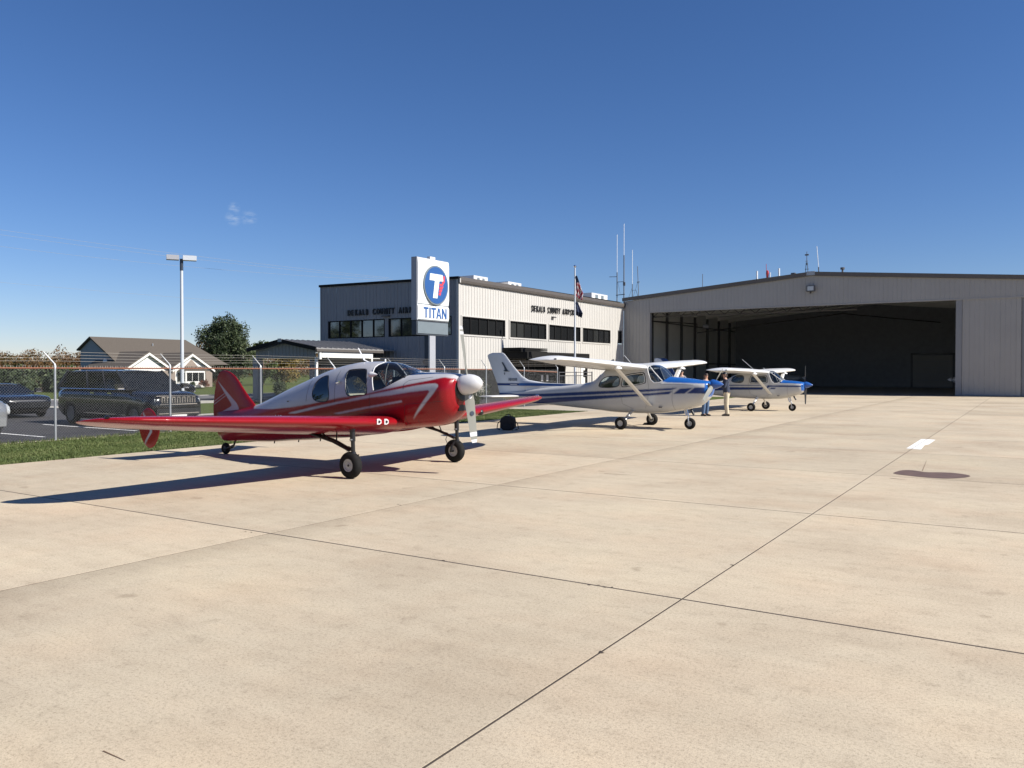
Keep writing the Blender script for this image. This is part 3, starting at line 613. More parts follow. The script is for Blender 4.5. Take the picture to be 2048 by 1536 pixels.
# ================================================================ high-wing trainers
def high_wing(small, loc):
    """two related high-wing types: the larger one has a second side window"""
    k = 'smaller' if small else 'larger'
    t = thing('airplane', 'white high wing airplane with two blue side stripes, people standing at its nose' if not small else 'smaller white and blue high wing airplane parked nearest the hangar door', 'airplane', loc, 0, 'airplanes parked on the apron')
    if not small:
        st = [(2.41, 1.13, 1.45, .26, 1.3, 2.4, 2.4), (2.36, 1.0, 1.462, .36, 1.28, 2.6, 2.5), (2.26, .88, 1.475, .43, 1.25, 2.8, 2.6), (2.1, .745, 1.49, .47, 1.22, 3, 2.8), (1.82, .64, 1.53, .50, 1.2, 3, 3), (1.36, .54, 1.575, .53, 1.15, 3, 3.2), (1.1, .495, 1.60, .545, 1.12, 3.2, 3.4), (.98, .48, 1.74, .55, 1.12, 3.4, 3.5), (.80, .465, 1.90, .555, 1.12, 4, 3.6), (.6, .455, 1.96, .555, 1.12, 5, 3.6),
              (.2, .45, 2.0, .555, 1.12, 5.5, 3.6), (-.4, .455, 1.985, .545, 1.1, 5.5, 3.6), (-.8, .47, 1.90, .52, 1.08, 5, 3.4), (-1.1, .50, 1.68, .49, 1.04, 4.2, 3.2), (-1.45, .53, 1.44, .45, 1.0, 3.6, 3.2), (-1.93, .56, 1.345, .40, .98, 3.2, 3), (-2.9, .62, 1.245, .29, .94, 3, 3), (-4.1, .675, 1.11, .165, .90, 2.8, 2.8), (-5.0, .80, 1.02, .06, .91, 2.4, 2.4), (-5.17, .89, .99, .03, .94, 2.2, 2.2)]
        s1 = [(-5.2, 1.0), (-4.82, .995), (-4.38, .985), (-3.21, 1.01), (-1.58, 1.105), (.67, 1.215), (1.55, 1.268), (1.34, 1.195), (.67, 1.14), (-1.58, .995), (-3.21, .91), (-4.4, .90), (-5.2, .93)]
        s2 = [(-4.6, .76), (-4.2, .78), (-2.8, .89), (-1.19, .985), (.67, 1.09), (1.38, 1.165), (1.27, 1.07), (.49, 1.005), (-1.58, .83), (-3.21, .69), (-3.85, .62), (-4.6, .62)]
        blk = [[(1.60, 1.235), (1.99, 1.27), (1.75, 1.095), (1.40, 1.08)], [(2.05, 1.275), (2.45, 1.285), (2.45, 1.10), (1.81, 1.10)]]
        topx, topz = [.90, 1.0, 1.2, 1.6, 2.0, 2.42], [1.60, 1.45, 1.42, 1.41, 1.40, 1.385]
        wa = smoothpoly([(-1.12, 1.28), (-1.02, 1.46), (-.84, 1.585), (-.40, 1.62), (-.345, 1.5), (-.36, 1.29), (-.62, 1.245), (-1.0, 1.245)], 2)
        wb = smoothpoly([(-.30, 1.30), (-.24, 1.56), (-.18, 1.64), (.40, 1.725), (.49, 1.70), (.53, 1.45), (.49, 1.38), (-.22, 1.265)], 2)
        wl = [('rear_side_window', 'glass_ac', wa), ('door_window', 'glass_ac', wb)]
        wsp = [(.56, 1.90), (.565, 1.80), (.72, 1.405), (1.02, 1.42), (1.16, 1.56), (1.2, 1.7), (.72, 1.985)]
        rwp = [(-1.56, 1.37), (-1.30, 1.42), (-1.12, 1.60), (-1.04, 1.80), (-1.6, 1.9)]
        fin = [(.95, -4.0, -5.17), (1.20, -3.6, -5.25), (1.30, -2.6, -5.275), (1.36, -1.98, -5.29), (1.40, -3.6, -5.31), (1.46, -4.0, -5.34), (1.59, -4.25, -5.40), (1.75, -4.42, -5.47), (1.93, -4.60, -5.55), (2.15, -4.79, -5.64), (2.30, -4.92, -5.70), (2.36, -4.98, -5.62), (2.40, -5.06, -5.48)]
        fin[2:4] = [(1.30, -3.3, -5.275), (1.36, -3.35, -5.29)]
        Lx, z0, z1, ys, hub, gear, nose = .55, 1.845, 2.075, 5.52, (2.45, 0, 1.365), ((.0, 1.19, .19), .195, .17), ((1.73, 0, .175), .175, .14)
        dors = [(-1.95, 1.335), (-2.9, 1.262), (-4.0, 1.14), (-4.15, 1.5), (-3.9, 1.425), (-3.55, 1.395)]
    else:
        st = [(2.0, .93, 1.25, .25, 1.12, 2.4, 2.4), (1.94, .84, 1.275, .36, 1.1, 2.6, 2.6), (1.82, .755, 1.295, .42, 1.08, 2.8, 2.8), (1.6, .675, 1.325, .455, 1.06, 3, 3), (1.3, .585, 1.35, .48, 1.03, 3, 3.2), (1.08, .54, 1.375, .49, 1.0, 3.2, 3.4), (.92, .525, 1.52, .495, 1.0, 3.4, 3.5), (.72, .515, 1.70, .495, 1.0, 4, 3.5), (.55, .51, 1.765, .495, 1.0, 5, 3.6), (.1, .51, 1.80, .495, 1.0, 5.5, 3.6), (-.4, .515, 1.785, .48, .99, 5.5, 3.6), (-.75, .53, 1.70, .46, .98, 5, 3.4), (-1.06, .55, 1.55, .43, .96, 4.2, 3.2),
              (-1.5, .59, 1.34, .39, .94, 3.6, 3.2), (-2.1, .65, 1.24, .32, .92, 3.2, 3), (-3.0, .71, 1.15, .225, .9, 3, 2.8), (-4.0, .77, 1.05, .12, .9, 2.6, 2.6), (-4.6, .85, 1.0, .05, .92, 2.4, 2.4), (-4.75, .90, .97, .03, .93, 2.2, 2.2)]
        s1 = [(-4.8, 1.0), (-3, 1.08), (-1.07, 1.135), (.34, 1.14), (.34, 1.105), (-1.07, 1.09), (-3, 1.03), (-4.8, .95)]
        s2 = [(-4.8, .86), (-3, .95), (-1.07, 1.03), (.38, 1.04), (.27, .93), (-1.07, .905), (-3, .80), (-4.8, .74)]
        blk = [[(.53, 1.13), (2.05, 1.12), (2.05, 1.065), (.48, 1.06)], [(.68, 1.03), (.9, 1.03), (.83, .96), (.62, .96)], [(.6, 1.13), (.7, 1.13), (.45, .93), (.35, .93)]]
        topx, topz = [.85, 1.0, 1.2, 1.6, 2.02], [1.36, 1.235, 1.225, 1.215, 1.19]
        wa = smoothpoly([(-1.12, 1.28), (-1.10, 1.45), (-.92, 1.56), (-.56, 1.57), (-.52, 1.4), (-.60, 1.23), (-.95, 1.235)], 2)
        wb = smoothpoly([(-.27, 1.24), (-.25, 1.51), (-.15, 1.56), (.42, 1.58), (.50, 1.52), (.53, 1.28), (.47, 1.22), (-.2, 1.215)], 2)
        wl = [('rear_side_window', 'glass_ac', wa), ('door_window', 'glass_ac', wb)]
        wsp = [(.55, 1.72), (.57, 1.6), (.74, 1.215), (1.0, 1.225), (1.14, 1.36), (1.1, 1.6), (.60, 1.80)]
        rwp = [(-1.62, 1.25), (-1.38, 1.28), (-1.16, 1.45), (-1.0, 1.62), (-1.6, 1.7)]
        fin = [(.93, -3.6, -4.72), (1.10, -3.3, -4.77), (1.20, -3.5, -4.80), (1.32, -3.75, -4.83), (1.5, -3.86, -4.87), (1.75, -4.02, -4.92), (2.06, -4.18, -4.98), (2.25, -4.31, -5.02), (2.33, -4.40, -5.02), (2.37, -4.52, -4.95)]
        Lx, z0, z1, ys, hub, gear, nose = .55, 1.69, 1.80, 5.2, (2.02, 0, 1.15), ((0, 1.16, .18), .185, .15), ((1.47, 0, .16), .16, .12)
        dors = [(-3.2, 1.12), (-3.6, 1.08), (-3.9, 1.05), (-3.95, 1.5), (-3.7, 1.3)]
    fu = Fus(st)
    def col(x, y, z):
        c = mapcol(x, GREYW); b = inpoly(x, z, s1) | inpoly(x, z, s2)
        for q in blk: b |= inpoly(x, z, q)
        c[b] = NAVY; tb = (x > topx[0]) & (z > np.interp(x, topx, topz)); c[tb] = BLU
        c[(x > topx[-1] - .10) & (z > (1.0 if not small else .9))] = BLU
        return c
    ws = smoothpoly(wsp, 1); rw = smoothpoly(rwp, 1)
    wins = [(n, m, (lambda p, q: lambda x, y, z: inpoly(x, z, p) & (y * q > .25))(p, q)) for n, m, p in wl for q in (-1, 1)]
    wins += [('windshield', 'glass_ws' if small else 'glass_smoke', lambda x, y, z: inpoly(x, z, ws)), ('rear_window', 'glass_smoke', lambda x, y, z: inpoly(x, z, rw))]
    fu.build(t, .022, 150, soft(col, .012, .013), wins)
    for n, m, p in wl:
        for s_ in (-1, 1):
            MB().tube(fu.line(p, s_, True, .001), .011, 6, False).build('window_seal', 'black', t, True)
            if n == 'door_window': MB().tube(fu.line([(a * .93 + .01, (b - (1.47 if not small else 1.39)) * .9 + (1.47 if not small else 1.39)) for a, b in p], s_, True, .004), .009, 6, False).build('window_frame', 'white', t, True)
    for s_ in (-1, 1):
        q = [p for p in ws + ws[:1] if float(fu.ysurf(*p)) > .12 and p[0] < 1.12]; MB().tube(fu.line(q, s_, False, .003), .014, 6).build('windshield_frame', 'white', t, True)
        q = [p for p in rw if float(fu.ysurf(*p)) > .12]; MB().tube(fu.line(q, s_, False, .003), .010, 6).build('rear_window_frame', 'white', t, True)
    dz = -.06 if not small else -.2
    for p in ([(.56, 1.7 + dz), (.62, 1.38 + dz), (.60, 1.0 + dz), (.50, .62)], [(-.32, 1.65 + dz), (-.33, 1.2 + dz), (-.25, .75), (.1, .60)], [(1.40, .56), (1.36, .9), (1.38, 1.35 + dz)], [(1.0, 1.43 + dz), (1.6, 1.43 + dz), (2.0 if not small else 1.7, 1.41 + dz)]):
        MB().tube(fu.line(p, -1, False, .0005), .004, 4).build('seam', 'dark_steel', t)
    for s_ in (-1, 1):
        for x in (.2, -.2):
            pass
    # cabin
    for sy in (-.26, .26):
        b = MB(); zs_ = .8 if not small else .75; b.prism(smoothpoly([(-.1, zs_), (.45, zs_), (.45, zs_ + .12), (.0, zs_ + .14), (-.10, zs_ + .62), (-.22, zs_ + .62), (-.2, zs_ + .1)], 1), 'y', sy - .2, sy + .2); b.build('seat', 'seat_dark', t, True)
    MB().prism([(.92, .9), (1.0, .9), (1.08, 1.50 + dz), (.9, 1.50 + dz), (.8, 1.44 + dz)], 'y', -.46, .46).build('instrument_panel', 'black', t)
    # wings
    zz = lambda y: z0 + (z1 - z0) * y / ys
    c0, c1 = (1.70, 1.16) if not small else (1.66, 1.14); yt = 2.65 if not small else 2.3
    sec = [(.05, Lx, c0, zz(.05), .125, 2), (yt, Lx, c0, zz(yt), .125, 1.5), (ys - .38, Lx - .10, c1 + .08, zz(ys - .38), .12, 0), (ys - .24, Lx - .13, c1 + .02, zz(ys - .24), .115, 0), (ys - .10, Lx - .20, c1 - .20, zz(ys - .1) - .005, .095, 0), (ys, Lx - .32, c1 - .50, zz(ys) - .02, .07, 0), (ys + .05, Lx - .46, c1 - .85, zz(ys) - .03, .05, 0)]
    for sd_ in (-1, 1):
        w = wing('wing', sec, sd_, 'white', t, 34, 50, .03)
        # strut with root fairing
        b = MB(); p0, p1 = Vector((.68, sd_ * .56, .71 if not small else .74)), Vector((.45, sd_ * 2.55, zz(2.55) - .06)); 
        d = (p1 - p0); n_ = Vector((1, 0, 0)); b2 = []
        for f in (0, 1):
            p = p0 + d * f
            b2 += [p + Vector((.07, 0, 0)), p + Vector((.02, 0, .024)), p + Vector((-.09, 0, .004)), p + Vector((.02, 0, -.024))]
        b.add(b2, [(0, 1, 5, 4), (1, 2, 6, 5), (2, 3, 7, 6), (3, 0, 4, 7), (3, 2, 1, 0), (4, 5, 6, 7)]); b.build('wing_strut', 'white', t)
        MB().lathe([(.12, -.02), (.10, .02), (.03, .06)], (.52, sd_ * 2.5, zz(2.5) - .10), 'z', 12).build('strut_fairing', 'white', t, True)
        # control surface hinge lines under and over the wing, aileron and flap
        for (ya, yb), nm in (((.62, yt), 'flap'), ((yt + .03, ys - .42), 'aileron')):
            pts = [(np.interp(y_, [0, yt, ys - .38], [Lx - c0 * .70, Lx - c0 * .70, Lx - .1 - (c1 + .08) * .72]), sd_ * y_, zz(y_) + dz_) for y_, dz_ in ((ya, -.085), (yb, -.075))]
            MB().tube(pts, .008, 4).build(nm + '_gap', 'dark_steel', w)
        MB().lathe([(.001, -.05), (.016, -.03), (.02, 0), (.012, .03), (.001, .04)], (Lx - .36, sd_ * (ys + .0), zz(ys) + .0), 'x', 10).build('navigation_light', 'black_gloss', w, True)
        # flat spring gear leg
        (gx, gy, gz), gr, gw = gear
        b = MB(); b.tube([(.05, sd_ * .36, .56 if not small else .6), (.05, sd_ * .75, .42 if not small else .44), (.01, sd_ * (gy - .08), gz + .02)], [.06, .05, .035], 10, True, .6); b.build('gear_leg', 'white' if sd_ > 0 or small else 'alu', t, True)
        MB().cyl((gx, sd_ * (gy - .1), gz), (gx, sd_ * gy, gz), .04, 10).build('brake', 'dark_steel', t)
        wheel(t, (gx, sd_ * gy, gz), gr, gw, 'grey_hub', .46)
    # tail
    NB = (1.262, 1.345) if not small else None
    def fcol(x, y, z):
        c = mapcol(x, (.62, .64, .67))
        if NB: c[(z > NB[0]) & (z < NB[1]) & (x > -5.32)] = NAVY
        else:
            fx_ = np.interp(z, [q[0] for q in fin], [q[1] for q in fin]); c[(x > fx_ - .30) & (z > 1.25)] = NAVY
        c[(z < np.interp(x, [q[0] for q in s1[:6]], [q[1] for q in s1[:6]])) & (z > .88) & (z < 1.0)] = NAVY
        return c
    wing('tail_fin', [(z, a, a - b, 0, .07, 0) for z, a, b in fin], 1, 'paint', t, 44, 80, 0, soft(fcol, .012, .012), True)
    if not small:
        # dorsal fairing that runs forward from the fin to the cabin, with its blue stripe along the spine
        b = MB(); prof = [(-1.93, 1.338, 1.335), (-2.6, 1.345, 1.27), (-3.3, 1.365, 1.20), (-3.7, 1.395, 1.16), (-4.05, 1.47, 1.12)]
        vs = []; fs_ = []
        for x, zt_, zb_ in prof: vs += [(x, 0, zt_), (x, -.035, zt_ - .04), (x, -.07 - .02 * (zt_ - zb_), zb_ - .03), (x, .07 + .02 * (zt_ - zb_), zb_ - .03), (x, .035, zt_ - .04)]
        for i in range(len(prof) - 1):
            for j in (0, 1, 3, 4): a, c_ = i * 5 + j, i * 5 + (j + 1) % 5; fs_.append((a, c_, c_ + 5, a + 5))
        b.add(vs, fs_).build('dorsal_fin', 'white', t, True)
        b = MB(); vs = []; fs_ = []
        for i, (x, u, v) in enumerate([(-1.95, 1.325, 1.315), (-2.6, 1.335, 1.262), (-3.3, 1.35, 1.262), (-4.05, 1.348, 1.262), (-4.3, 1.345, 1.262)]):
            yy = .05 + .02 * i; vs += [(x, -yy - .012, u), (x, -yy - .03, v), (x, yy + .03, v), (x, yy + .012, u)]
        for i in range(4):
            for j in (0, 2): a = i * 4 + j; fs_.append((a, a + 1, a + 5, a + 4))
        b.add(vs, fs_).build('spine_stripe', 'bluesign', t)
    hz = .90 if not small else .96; tx = -4.25 if not small else -3.95
    for sd_ in (-1, 1): wing('stabilizer', [(.05, tx, 1.05, hz, .08, -1), (1.22, tx - .2, .75, hz + .01, .08, -1), (1.38, tx - .32, .55, hz + .01, .06, -1)], sd_, 'white', t, 16, 14, 0)
    if not small:
        for i, ch in enumerate('N2028E'): text('registration', ch, .125, 'pole_blue', (-4.78 + i * .062, -.062, 1.43), (R(90), 0, 0), t, .002, .75, .003)
        # crest on the fin: dark winged figure
        crest = [(-5.06, 2.06), (-5.01, 2.07), (-4.86, 1.86), (-4.80, 1.77), (-4.74, 1.765), (-4.75, 1.745), (-4.90, 1.745), (-4.99, 1.765), (-4.96, 1.79), (-4.92, 1.79), (-4.96, 1.90)]
        MB().prism(crest, 'y', -.062, -.056).build('fin_crest', 'pole_blue', t); MB().prism([(-4.96, 1.70), (-4.93, 1.71), (-4.92, 1.64), (-4.94, 1.63)], 'y', -.066, -.060).build('fin_crest', 'pole_blue', t)
        MB().box((-4.70, -.075, 1.292), (-4.42, -.066, 1.312)).build('band_mark', 'white_enamel', t)
        MB().tube([(-.2, -.05, 2.02), (-.42, -.05, 2.26)], .007, 6).build('whip_antenna', 'white', t)
        b = MB(); b.cyl((-.9, .1, 1.98), (-.9, .1, 2.09), .03, 8); b.tube([(-.95, .1, 2.08), (-.85, .1, 2.12)], .03, 8); b.build('top_antenna', 'dark_steel', t)
        b = MB().box((-.06, 1.72, 1.62), (.03, 1.745, 1.80)); b.build('pitot_cover', 'redflag', t)
    else:
        MB().tube([(-.2, 0, 1.8), (-.75, 0, 2.28)], .007, 6).build('whip_antenna', 'white', t)
        MB().cyl((-4.45, 0, 2.36), (-4.45, 0, 2.46), .03, 8).build('beacon', 'black_gloss', t)
        MB().tube([(.3, 0, 1.8), (.2, 0, 1.9)], .01, 6).build('roof_fitting', 'white', t)
    # nose: intakes, spinner, propeller, exhaust
    hx, _, hz_ = hub; fr = st[0]
    for sy in (-1, 1): MB().lathe([(.001, .02), (.07, .02), (.085, 0), (.085, -.08)], (hx - .055, sy * .235, hz_ - .04), 'x', 16).build('air_inlet', 'black', t, True)
    MB().lathe([(.001, .02), (.055, .02), (.065, 0), (.065, -.1)], (hx - .10, 0, hz_ - .24), 'x', 14).build('air_filter', 'redflag' if not small else 'black', t, True)
    MB().lathe([(.001, -.06), (.14, -.06), (.15, -.03), (.145, .03), (.12, .12), (.07, .22), (.02, .30), (.001, .315)], hub, 'x', 28).build('spinner', 'blue_paint', t, True)
    d = Vector((0, -.80, -.42)) if not small else Vector((0, .04, -1))
    a_ = blade('propeller_blade', 0, hub, d, (1, 0, 0), .96 if not small else .84, .15, .13, 'blade' if not small else 'black', t, None, 40, 16)
    b_ = blade('propeller_blade', 0, hub, -d, (1, 0, 0), .96 if not small else .84, .15, .13, 'blade' if not small else 'black', t, None, 40, 16)
    MB().tube([(nose[0][0] + .12, -.25, .62 if not small else .66), (nose[0][0] + .22, -.26, .46 if not small else .5)], .035, 10).build('exhaust', 'black', t, True)
    (nx, _, nz), nr, nw = nose
    b = MB(); b.tube([(nx - .13, 0, .66 if not small else .7), (nx - .06, 0, nz + .24)], .035, 10); b.tube([(nx - .06, 0, nz + .25), (nx - .03, .09, nz + .18), (nx, .09, nz)], .018, 8); b.tube([(nx - .06, 0, nz + .25), (nx - .03, -.09, nz + .18), (nx, -.09, nz)], .018, 8)
    b.cyl((nx, -.1, nz), (nx, .1, nz), .02, 8); b.build('nose_strut', 'alu' if not small else 'white', t, True)
    b = MB(); b.tube([(nx - .2, .05, nz + .42), (nx - .13, .05, nz + .22)], .022, 6); b.build('shimmy_damper', 'alu', t, True)
    wheel(t, (nx, 0, nz), nr, nw, 'grey_hub', .46, 'nose_wheel')
    MB().box((.95, -.56, .655), (1.05, -.535, .69)).build('step_vent', 'dark_steel', t)
    return t
def hangar_plane(loc, rz, paint, label, s=1.):
    """plain low-wing single standing in the dark of the hangar"""
    t = thing('airplane', label, 'airplane', loc, rz, 'airplanes inside the hangar'); t.scale = (s, s, s)
    fu = Fus([(2.1, .95, 1.15, .2, 1.05, 2, 2), (1.8, .75, 1.3, .42, 1.03, 2.4, 2.4), (1.0, .62, 1.38, .52, 1.0, 2.8, 2.8), (.55, .6, 1.6, .55, 1.0, 3, 3), (-.1, .6, 1.85, .56, 1.0, 3, 3), (-.9, .62, 1.72, .5, 1.0, 3, 3), (-1.8, .7, 1.4, .36, 1.0, 2.6, 2.6), (-4.6, .9, 1.15, .06, 1.02, 2, 2)])
    fu.build(t, .08, 40, lambda x, y, z: mapcol(x, paint), [('cabin_window', 'glass_smoke', lambda x, y, z: (z > 1.36) & (x > -1.1) & (x < .8) & (np.abs(((x + .15) % .62) - .31) < .27) & (np.abs(y) > .1))])
    for sd_ in (-1, 1):
        wing('wing', [(.3, .5, 1.6, .75, .14, 2), (4.6, .4, 1.3, 1.15, .12, 2), (4.75, .2, 1.0, 1.17, .05, 2)], sd_, 'paint', t, 20, 12, .02, lambda x, y, z: mapcol(x, paint))
        wing('stabilizer', [(.05, -3.9, .8, 1.05, .08, 0), (1.6, -4.0, .6, 1.05, .06, 0)], sd_, 'paint', t, 12, 5, 0, lambda x, y, z: mapcol(x, paint))
        MB().tube([(-.1, sd_ * 1.5, .85), (-.1, sd_ * 1.5, .2)], .04, 8).build('gear_strut', 'white', t, True); wheel(t, (-.1, sd_ * 1.5, .2), .2, .15)
    wing('tail_fin', [(1.0, -3.5, 1.0, 0, .08, 0), (2.2, -4.2, .7, 0, .06, 0)], 1, 'paint', t, 14, 10, 0, lambda x, y, z: mapcol(x, paint), True)
    MB().lathe([(.001, -.05), (.15, -.05), (.13, .08), (.05, .22), (.001, .26)], (2.15, 0, 1.05), 'x', 20).build('spinner', 'white', t, True)
    for q in (1, -1): blade('propeller_blade', 0, (2.15, 0, 1.05), (0, q * .94, q * .34), (1, 0, 0), .9, .14, .12, 'blade', t)
    MB().tube([(1.5, 0, .75), (1.6, 0, .2)], .035, 8).build('nose_strut', 'white', t, True); wheel(t, (1.6, 0, .17), .17, .12, name='nose_wheel')
    return t
# ================================================================ ground, buildings
def sheet(name, x0, x1, y0, y1, z, mat, parent=None, kind='structure'):
    o = MB().add([(x0, y0, z), (x1, y0, z), (x1, y1, z), (x0, y1, z)], [(0, 1, 2, 3)]).build(name, mat, parent)
    if kind and parent is None: o['kind'] = kind
    return o
def ground():
    # open land as rectangles that leave room for what is paved, up to the horizon
    sheet('ground', -1600, 1600, -1600, 1600, -.16, 'turf')
    ap = sheet('apron', -16.35, 11.88, -11.8, 64.0, -.0015, 'joint')
    xs = [-16.35, -11.72, -7.0, -2.28, 2.44, 7.16, 11.88]; ys = [-11.8 + 4.45 * k for k in range(17)] + [64.0]
    me = {}
    for i in range(6):
        for j in range(17):
            g, gy = .008, .013; w, d = xs[i + 1] - xs[i] - 2 * g, ys[j + 1] - ys[j] - 2 * gy
            if d < .2: continue
            if (round(w, 3), round(d, 3)) not in me:
                b = MB(); e = .001
                b.add([(0, 0, -.03), (w, 0, -.03), (w, d, -.03), (0, d, -.03), (0, 0, -.001), (w, 0, -.001), (w, d, -.001), (0, d, -.001), (e, e, 0), (w - e, e, 0), (w - e, d - e, 0), (e, d - e, 0)],
                      [(0, 1, 5, 4), (1, 2, 6, 5), (2, 3, 7, 6), (3, 0, 4, 7), (4, 5, 9, 8), (5, 6, 10, 9), (6, 7, 11, 10), (7, 4, 8, 11), (8, 9, 10, 11)])
                o = b.build('slab', 'concrete', ap); me[(round(w, 3), round(d, 3))] = o.data
            else: o = link('slab', me[(round(w, 3), round(d, 3))], None, ap)
            o.location = (xs[i] + g, ys[j] + gy, 0)
    sheet('taxiway', 11.89, 160, -120, 64.0, -.004, 'concrete2')
    sheet('apron_end', -16.35, 11.88, -120, -11.81, -.004, 'concrete2')
    # painted dash across the joint, stains, scrape
    rngx = np.random.default_rng(3)
    b = MB(); b.add([(-2.40, 20.4, .003), (-2.286, 20.4, .003), (-2.286, 23.4, .003), (-2.40, 23.4, .003)], [(0, 1, 2, 3)]); b.add([(-2.272, 20.35, .003), (-2.09, 20.3, .003), (-2.14, 21.6, .003), (-2.075, 21.75, .003), (-2.07, 23.35, .003), (-2.272, 23.4, .003)], [(0, 1, 2, 3, 4, 5)]); b.build('painted_dash', 'whiteline', ap)
    p = smoothpoly([(-2.02, 15.28), (-1.75, 15.12), (-1.4, 15.00), (-1.12, 15.06), (-.86, 15.45), (-.86, 15.75), (-1.12, 15.98), (-1.36, 15.92), (-1.55, 15.78), (-1.72, 15.98), (-1.92, 15.98), (-2.0, 15.6)], 3)
    MB().add([(x, y, .003) for x, y in p], [tuple(range(len(p)))]).build('oil_stain', 'stain', ap)
    for (x, y), (u, v), w in (((-1.62, 15.98), (-1.74, 17.9), .006), ((-1.96, 14.62), (-1.70, 14.50), .015), ((-3.64, 2.13), (-3.46, 2.13), .004), ((-14.5, 10.6), (-13.4, 10.55), .02), ((-6.2, 12.6), (-5.6, 12.7), .012)):
        d = Vector((u - x, v - y)); n = Vector((-d.y, d.x)).normalized() * w
        MB().add([(x - n.x, y - n.y, .0025), (u - n.x * .3, v - n.y * .3, .0025), (u + n.x * .3, v + n.y * .3, .0025), (x + n.x, y + n.y, .0025)], [(0, 1, 2, 3)]).build('scrape_mark', 'dirt', ap)
    g = np.random.default_rng(5)
    for x, y, n_, l in ((-2.95, 6.0, 5, .16), (-7.3, 5.95, 3, .05), (-2.28, 4.6, 2, .035), (-2.28, 7.3, 2, .03), (-4.6, 6.0, 2, .03), (-7.0, 8.2, 3, .05), (-6.0, 12.9, 2, .05), (-9.2, 8.3, 2, .04)):
        for k in range(n_):
            cx, cy = x + g.normal(0, l), y + g.normal(0, .02); r_ = g.uniform(.010, .022); a = g.uniform(0, 6.28, 7).cumsum() * 0 + np.linspace(0, 5.5, 7)
            MB().add([(cx + r_ * g.uniform(.4, 1.4) * math.cos(q), cy + r_ * g.uniform(.3, .9) * math.sin(q), .002 + .001 * k) for q in a], [tuple(range(7))]).build('spall_mark', 'joint', ap)
    # grass strip inside the fence, lot, kerbs and road outside it
    sheet('verge', -21.2, -16.35, -30, 31.9, -.02, 'turf'); sheet('verge', -20.5, -16.35, 46.5, 54.0, -.01, 'turf')
    sheet('walkway', -21.2, -16.35, 31.9, 46.0, -.014, 'concrete2'); sheet('walkway', -29.66, -16.35, 46.0, 64.0, -.014, 'concrete2')
    sheet('parking_lot', -28.2, -21.2, -60, 31.9, -.03, 'asphalt'); sheet('parking_lot', -45, -28.2, -60, 20.5, -.03, 'asphalt')
    sheet('road', -51, -41.2, 14, 130, -.05, 'road')
    sheet('parking_lot', -45, -21.2, 31.9, 46.0, -.03, 'asphalt'); sheet('mow_strip', -21.28, -20.98, 4, 37.3, -.010, 'concrete2')
    b = MB(); b.box((-28.35, 20.5, -.15), (-28.2, 31.9, .02)); b.box((-41, 20.4, -.15), (-28.36, 20.5, .02)); b.box((-41.2, 14, -.15), (-41.05, 130, .0)); b.box((-51.15, 14, -.15), (-51, 130, .0)); tag(b.build('kerb', 'kerb'), kind='structure')
    b = MB()
    for y in (6.2, 8.9, 11.6, 14.3, 17.0, 19.7, 22.4, 25.1): b.add([(-27.9, y, -.026), (-22.6, y, -.026), (-22.6, y + .1, -.026), (-27.9, y + .1, -.026)], [(0, 1, 2, 3)])
    tag(b.build('bay_marking', 'whiteline'), kind='structure')
def grass():
    n = 150000; g = np.random.default_rng(11)
    x = g.uniform(-21.15, -16.25, n); y = 4 + 27.9 * g.random(n) ** 1.35
    edge = -16.36 + .10 * np.sin(y * 1.7) + .07 * np.sin(y * 5.1 + 1) + .05 * np.sin(y * 13.) - .05
    k = x < edge; x, y = x[k], y[k]; n = len(x)
    near = np.exp(-np.abs(x + 21.05) / .12) + .35 * np.exp(-np.abs(x + 16.45) / .12)
    h = g.uniform(.012, .035, n) * (1 + .5 * np.sin(x * 2.1 + y) * np.sin(y * 1.3)) + near * g.uniform(0, .13, n); a = g.uniform(0, 2 * np.pi, n); w = g.uniform(.006, .014, n); le = g.uniform(0, .05, n)
    dx, dy = np.cos(a), np.sin(a)
    V = np.empty((n, 3, 3)); V[:, 0] = np.stack([x - dx * w, y - dy * w, np.full(n, -.025)], -1); V[:, 1] = np.stack([x + dx * w, y + dy * w, np.full(n, -.025)], -1); V[:, 2] = np.stack([x - dy * le, y + dx * le, h - .02], -1)
    tone = np.clip(.45 + .25 * np.sin(x * 3 + np.sin(y * 2)) * np.sin(y * .9) + g.normal(0, .22, n), 0, 1)
    o = npmesh('grass', V.reshape(-1, 3), np.arange(3 * n).reshape(-1, 3), 'blade_grass', None, False, np.repeat(tone, 3).astype(np.float32), 'tone'); tag(o, kind='stuff')
def corrugated(name, axis, pos, u0, u1, z0, z1, mat, parent, sign=1, grid=.303, top=None, depth=.028):
    """one ribbed sheet lying in the plane axis = pos, facing sign; ribs stand on an absolute grid; top(u) gives a sloping head"""
    us = [u0]; k = math.ceil((u0 - .001) / grid)
    while k * grid < u1 + .05:
        c = k * grid
        for d, h in ((-.036, 0), (-.018, 1), (.018, 1), (.036, 0)):
            if u0 < c + d < u1: us.append((c + d, h))
        k += 1
    pts = [(u0, 0)] + [p for p in us if isinstance(p, tuple)] + [(u1, 0)]
    vs = []; 
    for u, h in pts:
        for z in (z0, (top(u) if top else z1)):
            w = pos + sign * depth * h; vs.append((w, u, z) if axis == 'x' else (u, w, z))
    fs = [(2 * i, 2 * i + 2, 2 * i + 3, 2 * i + 1) for i in range(len(pts) - 1)]
    o = MB().add(vs, fs).build(name, mat, parent, fix=False); return o
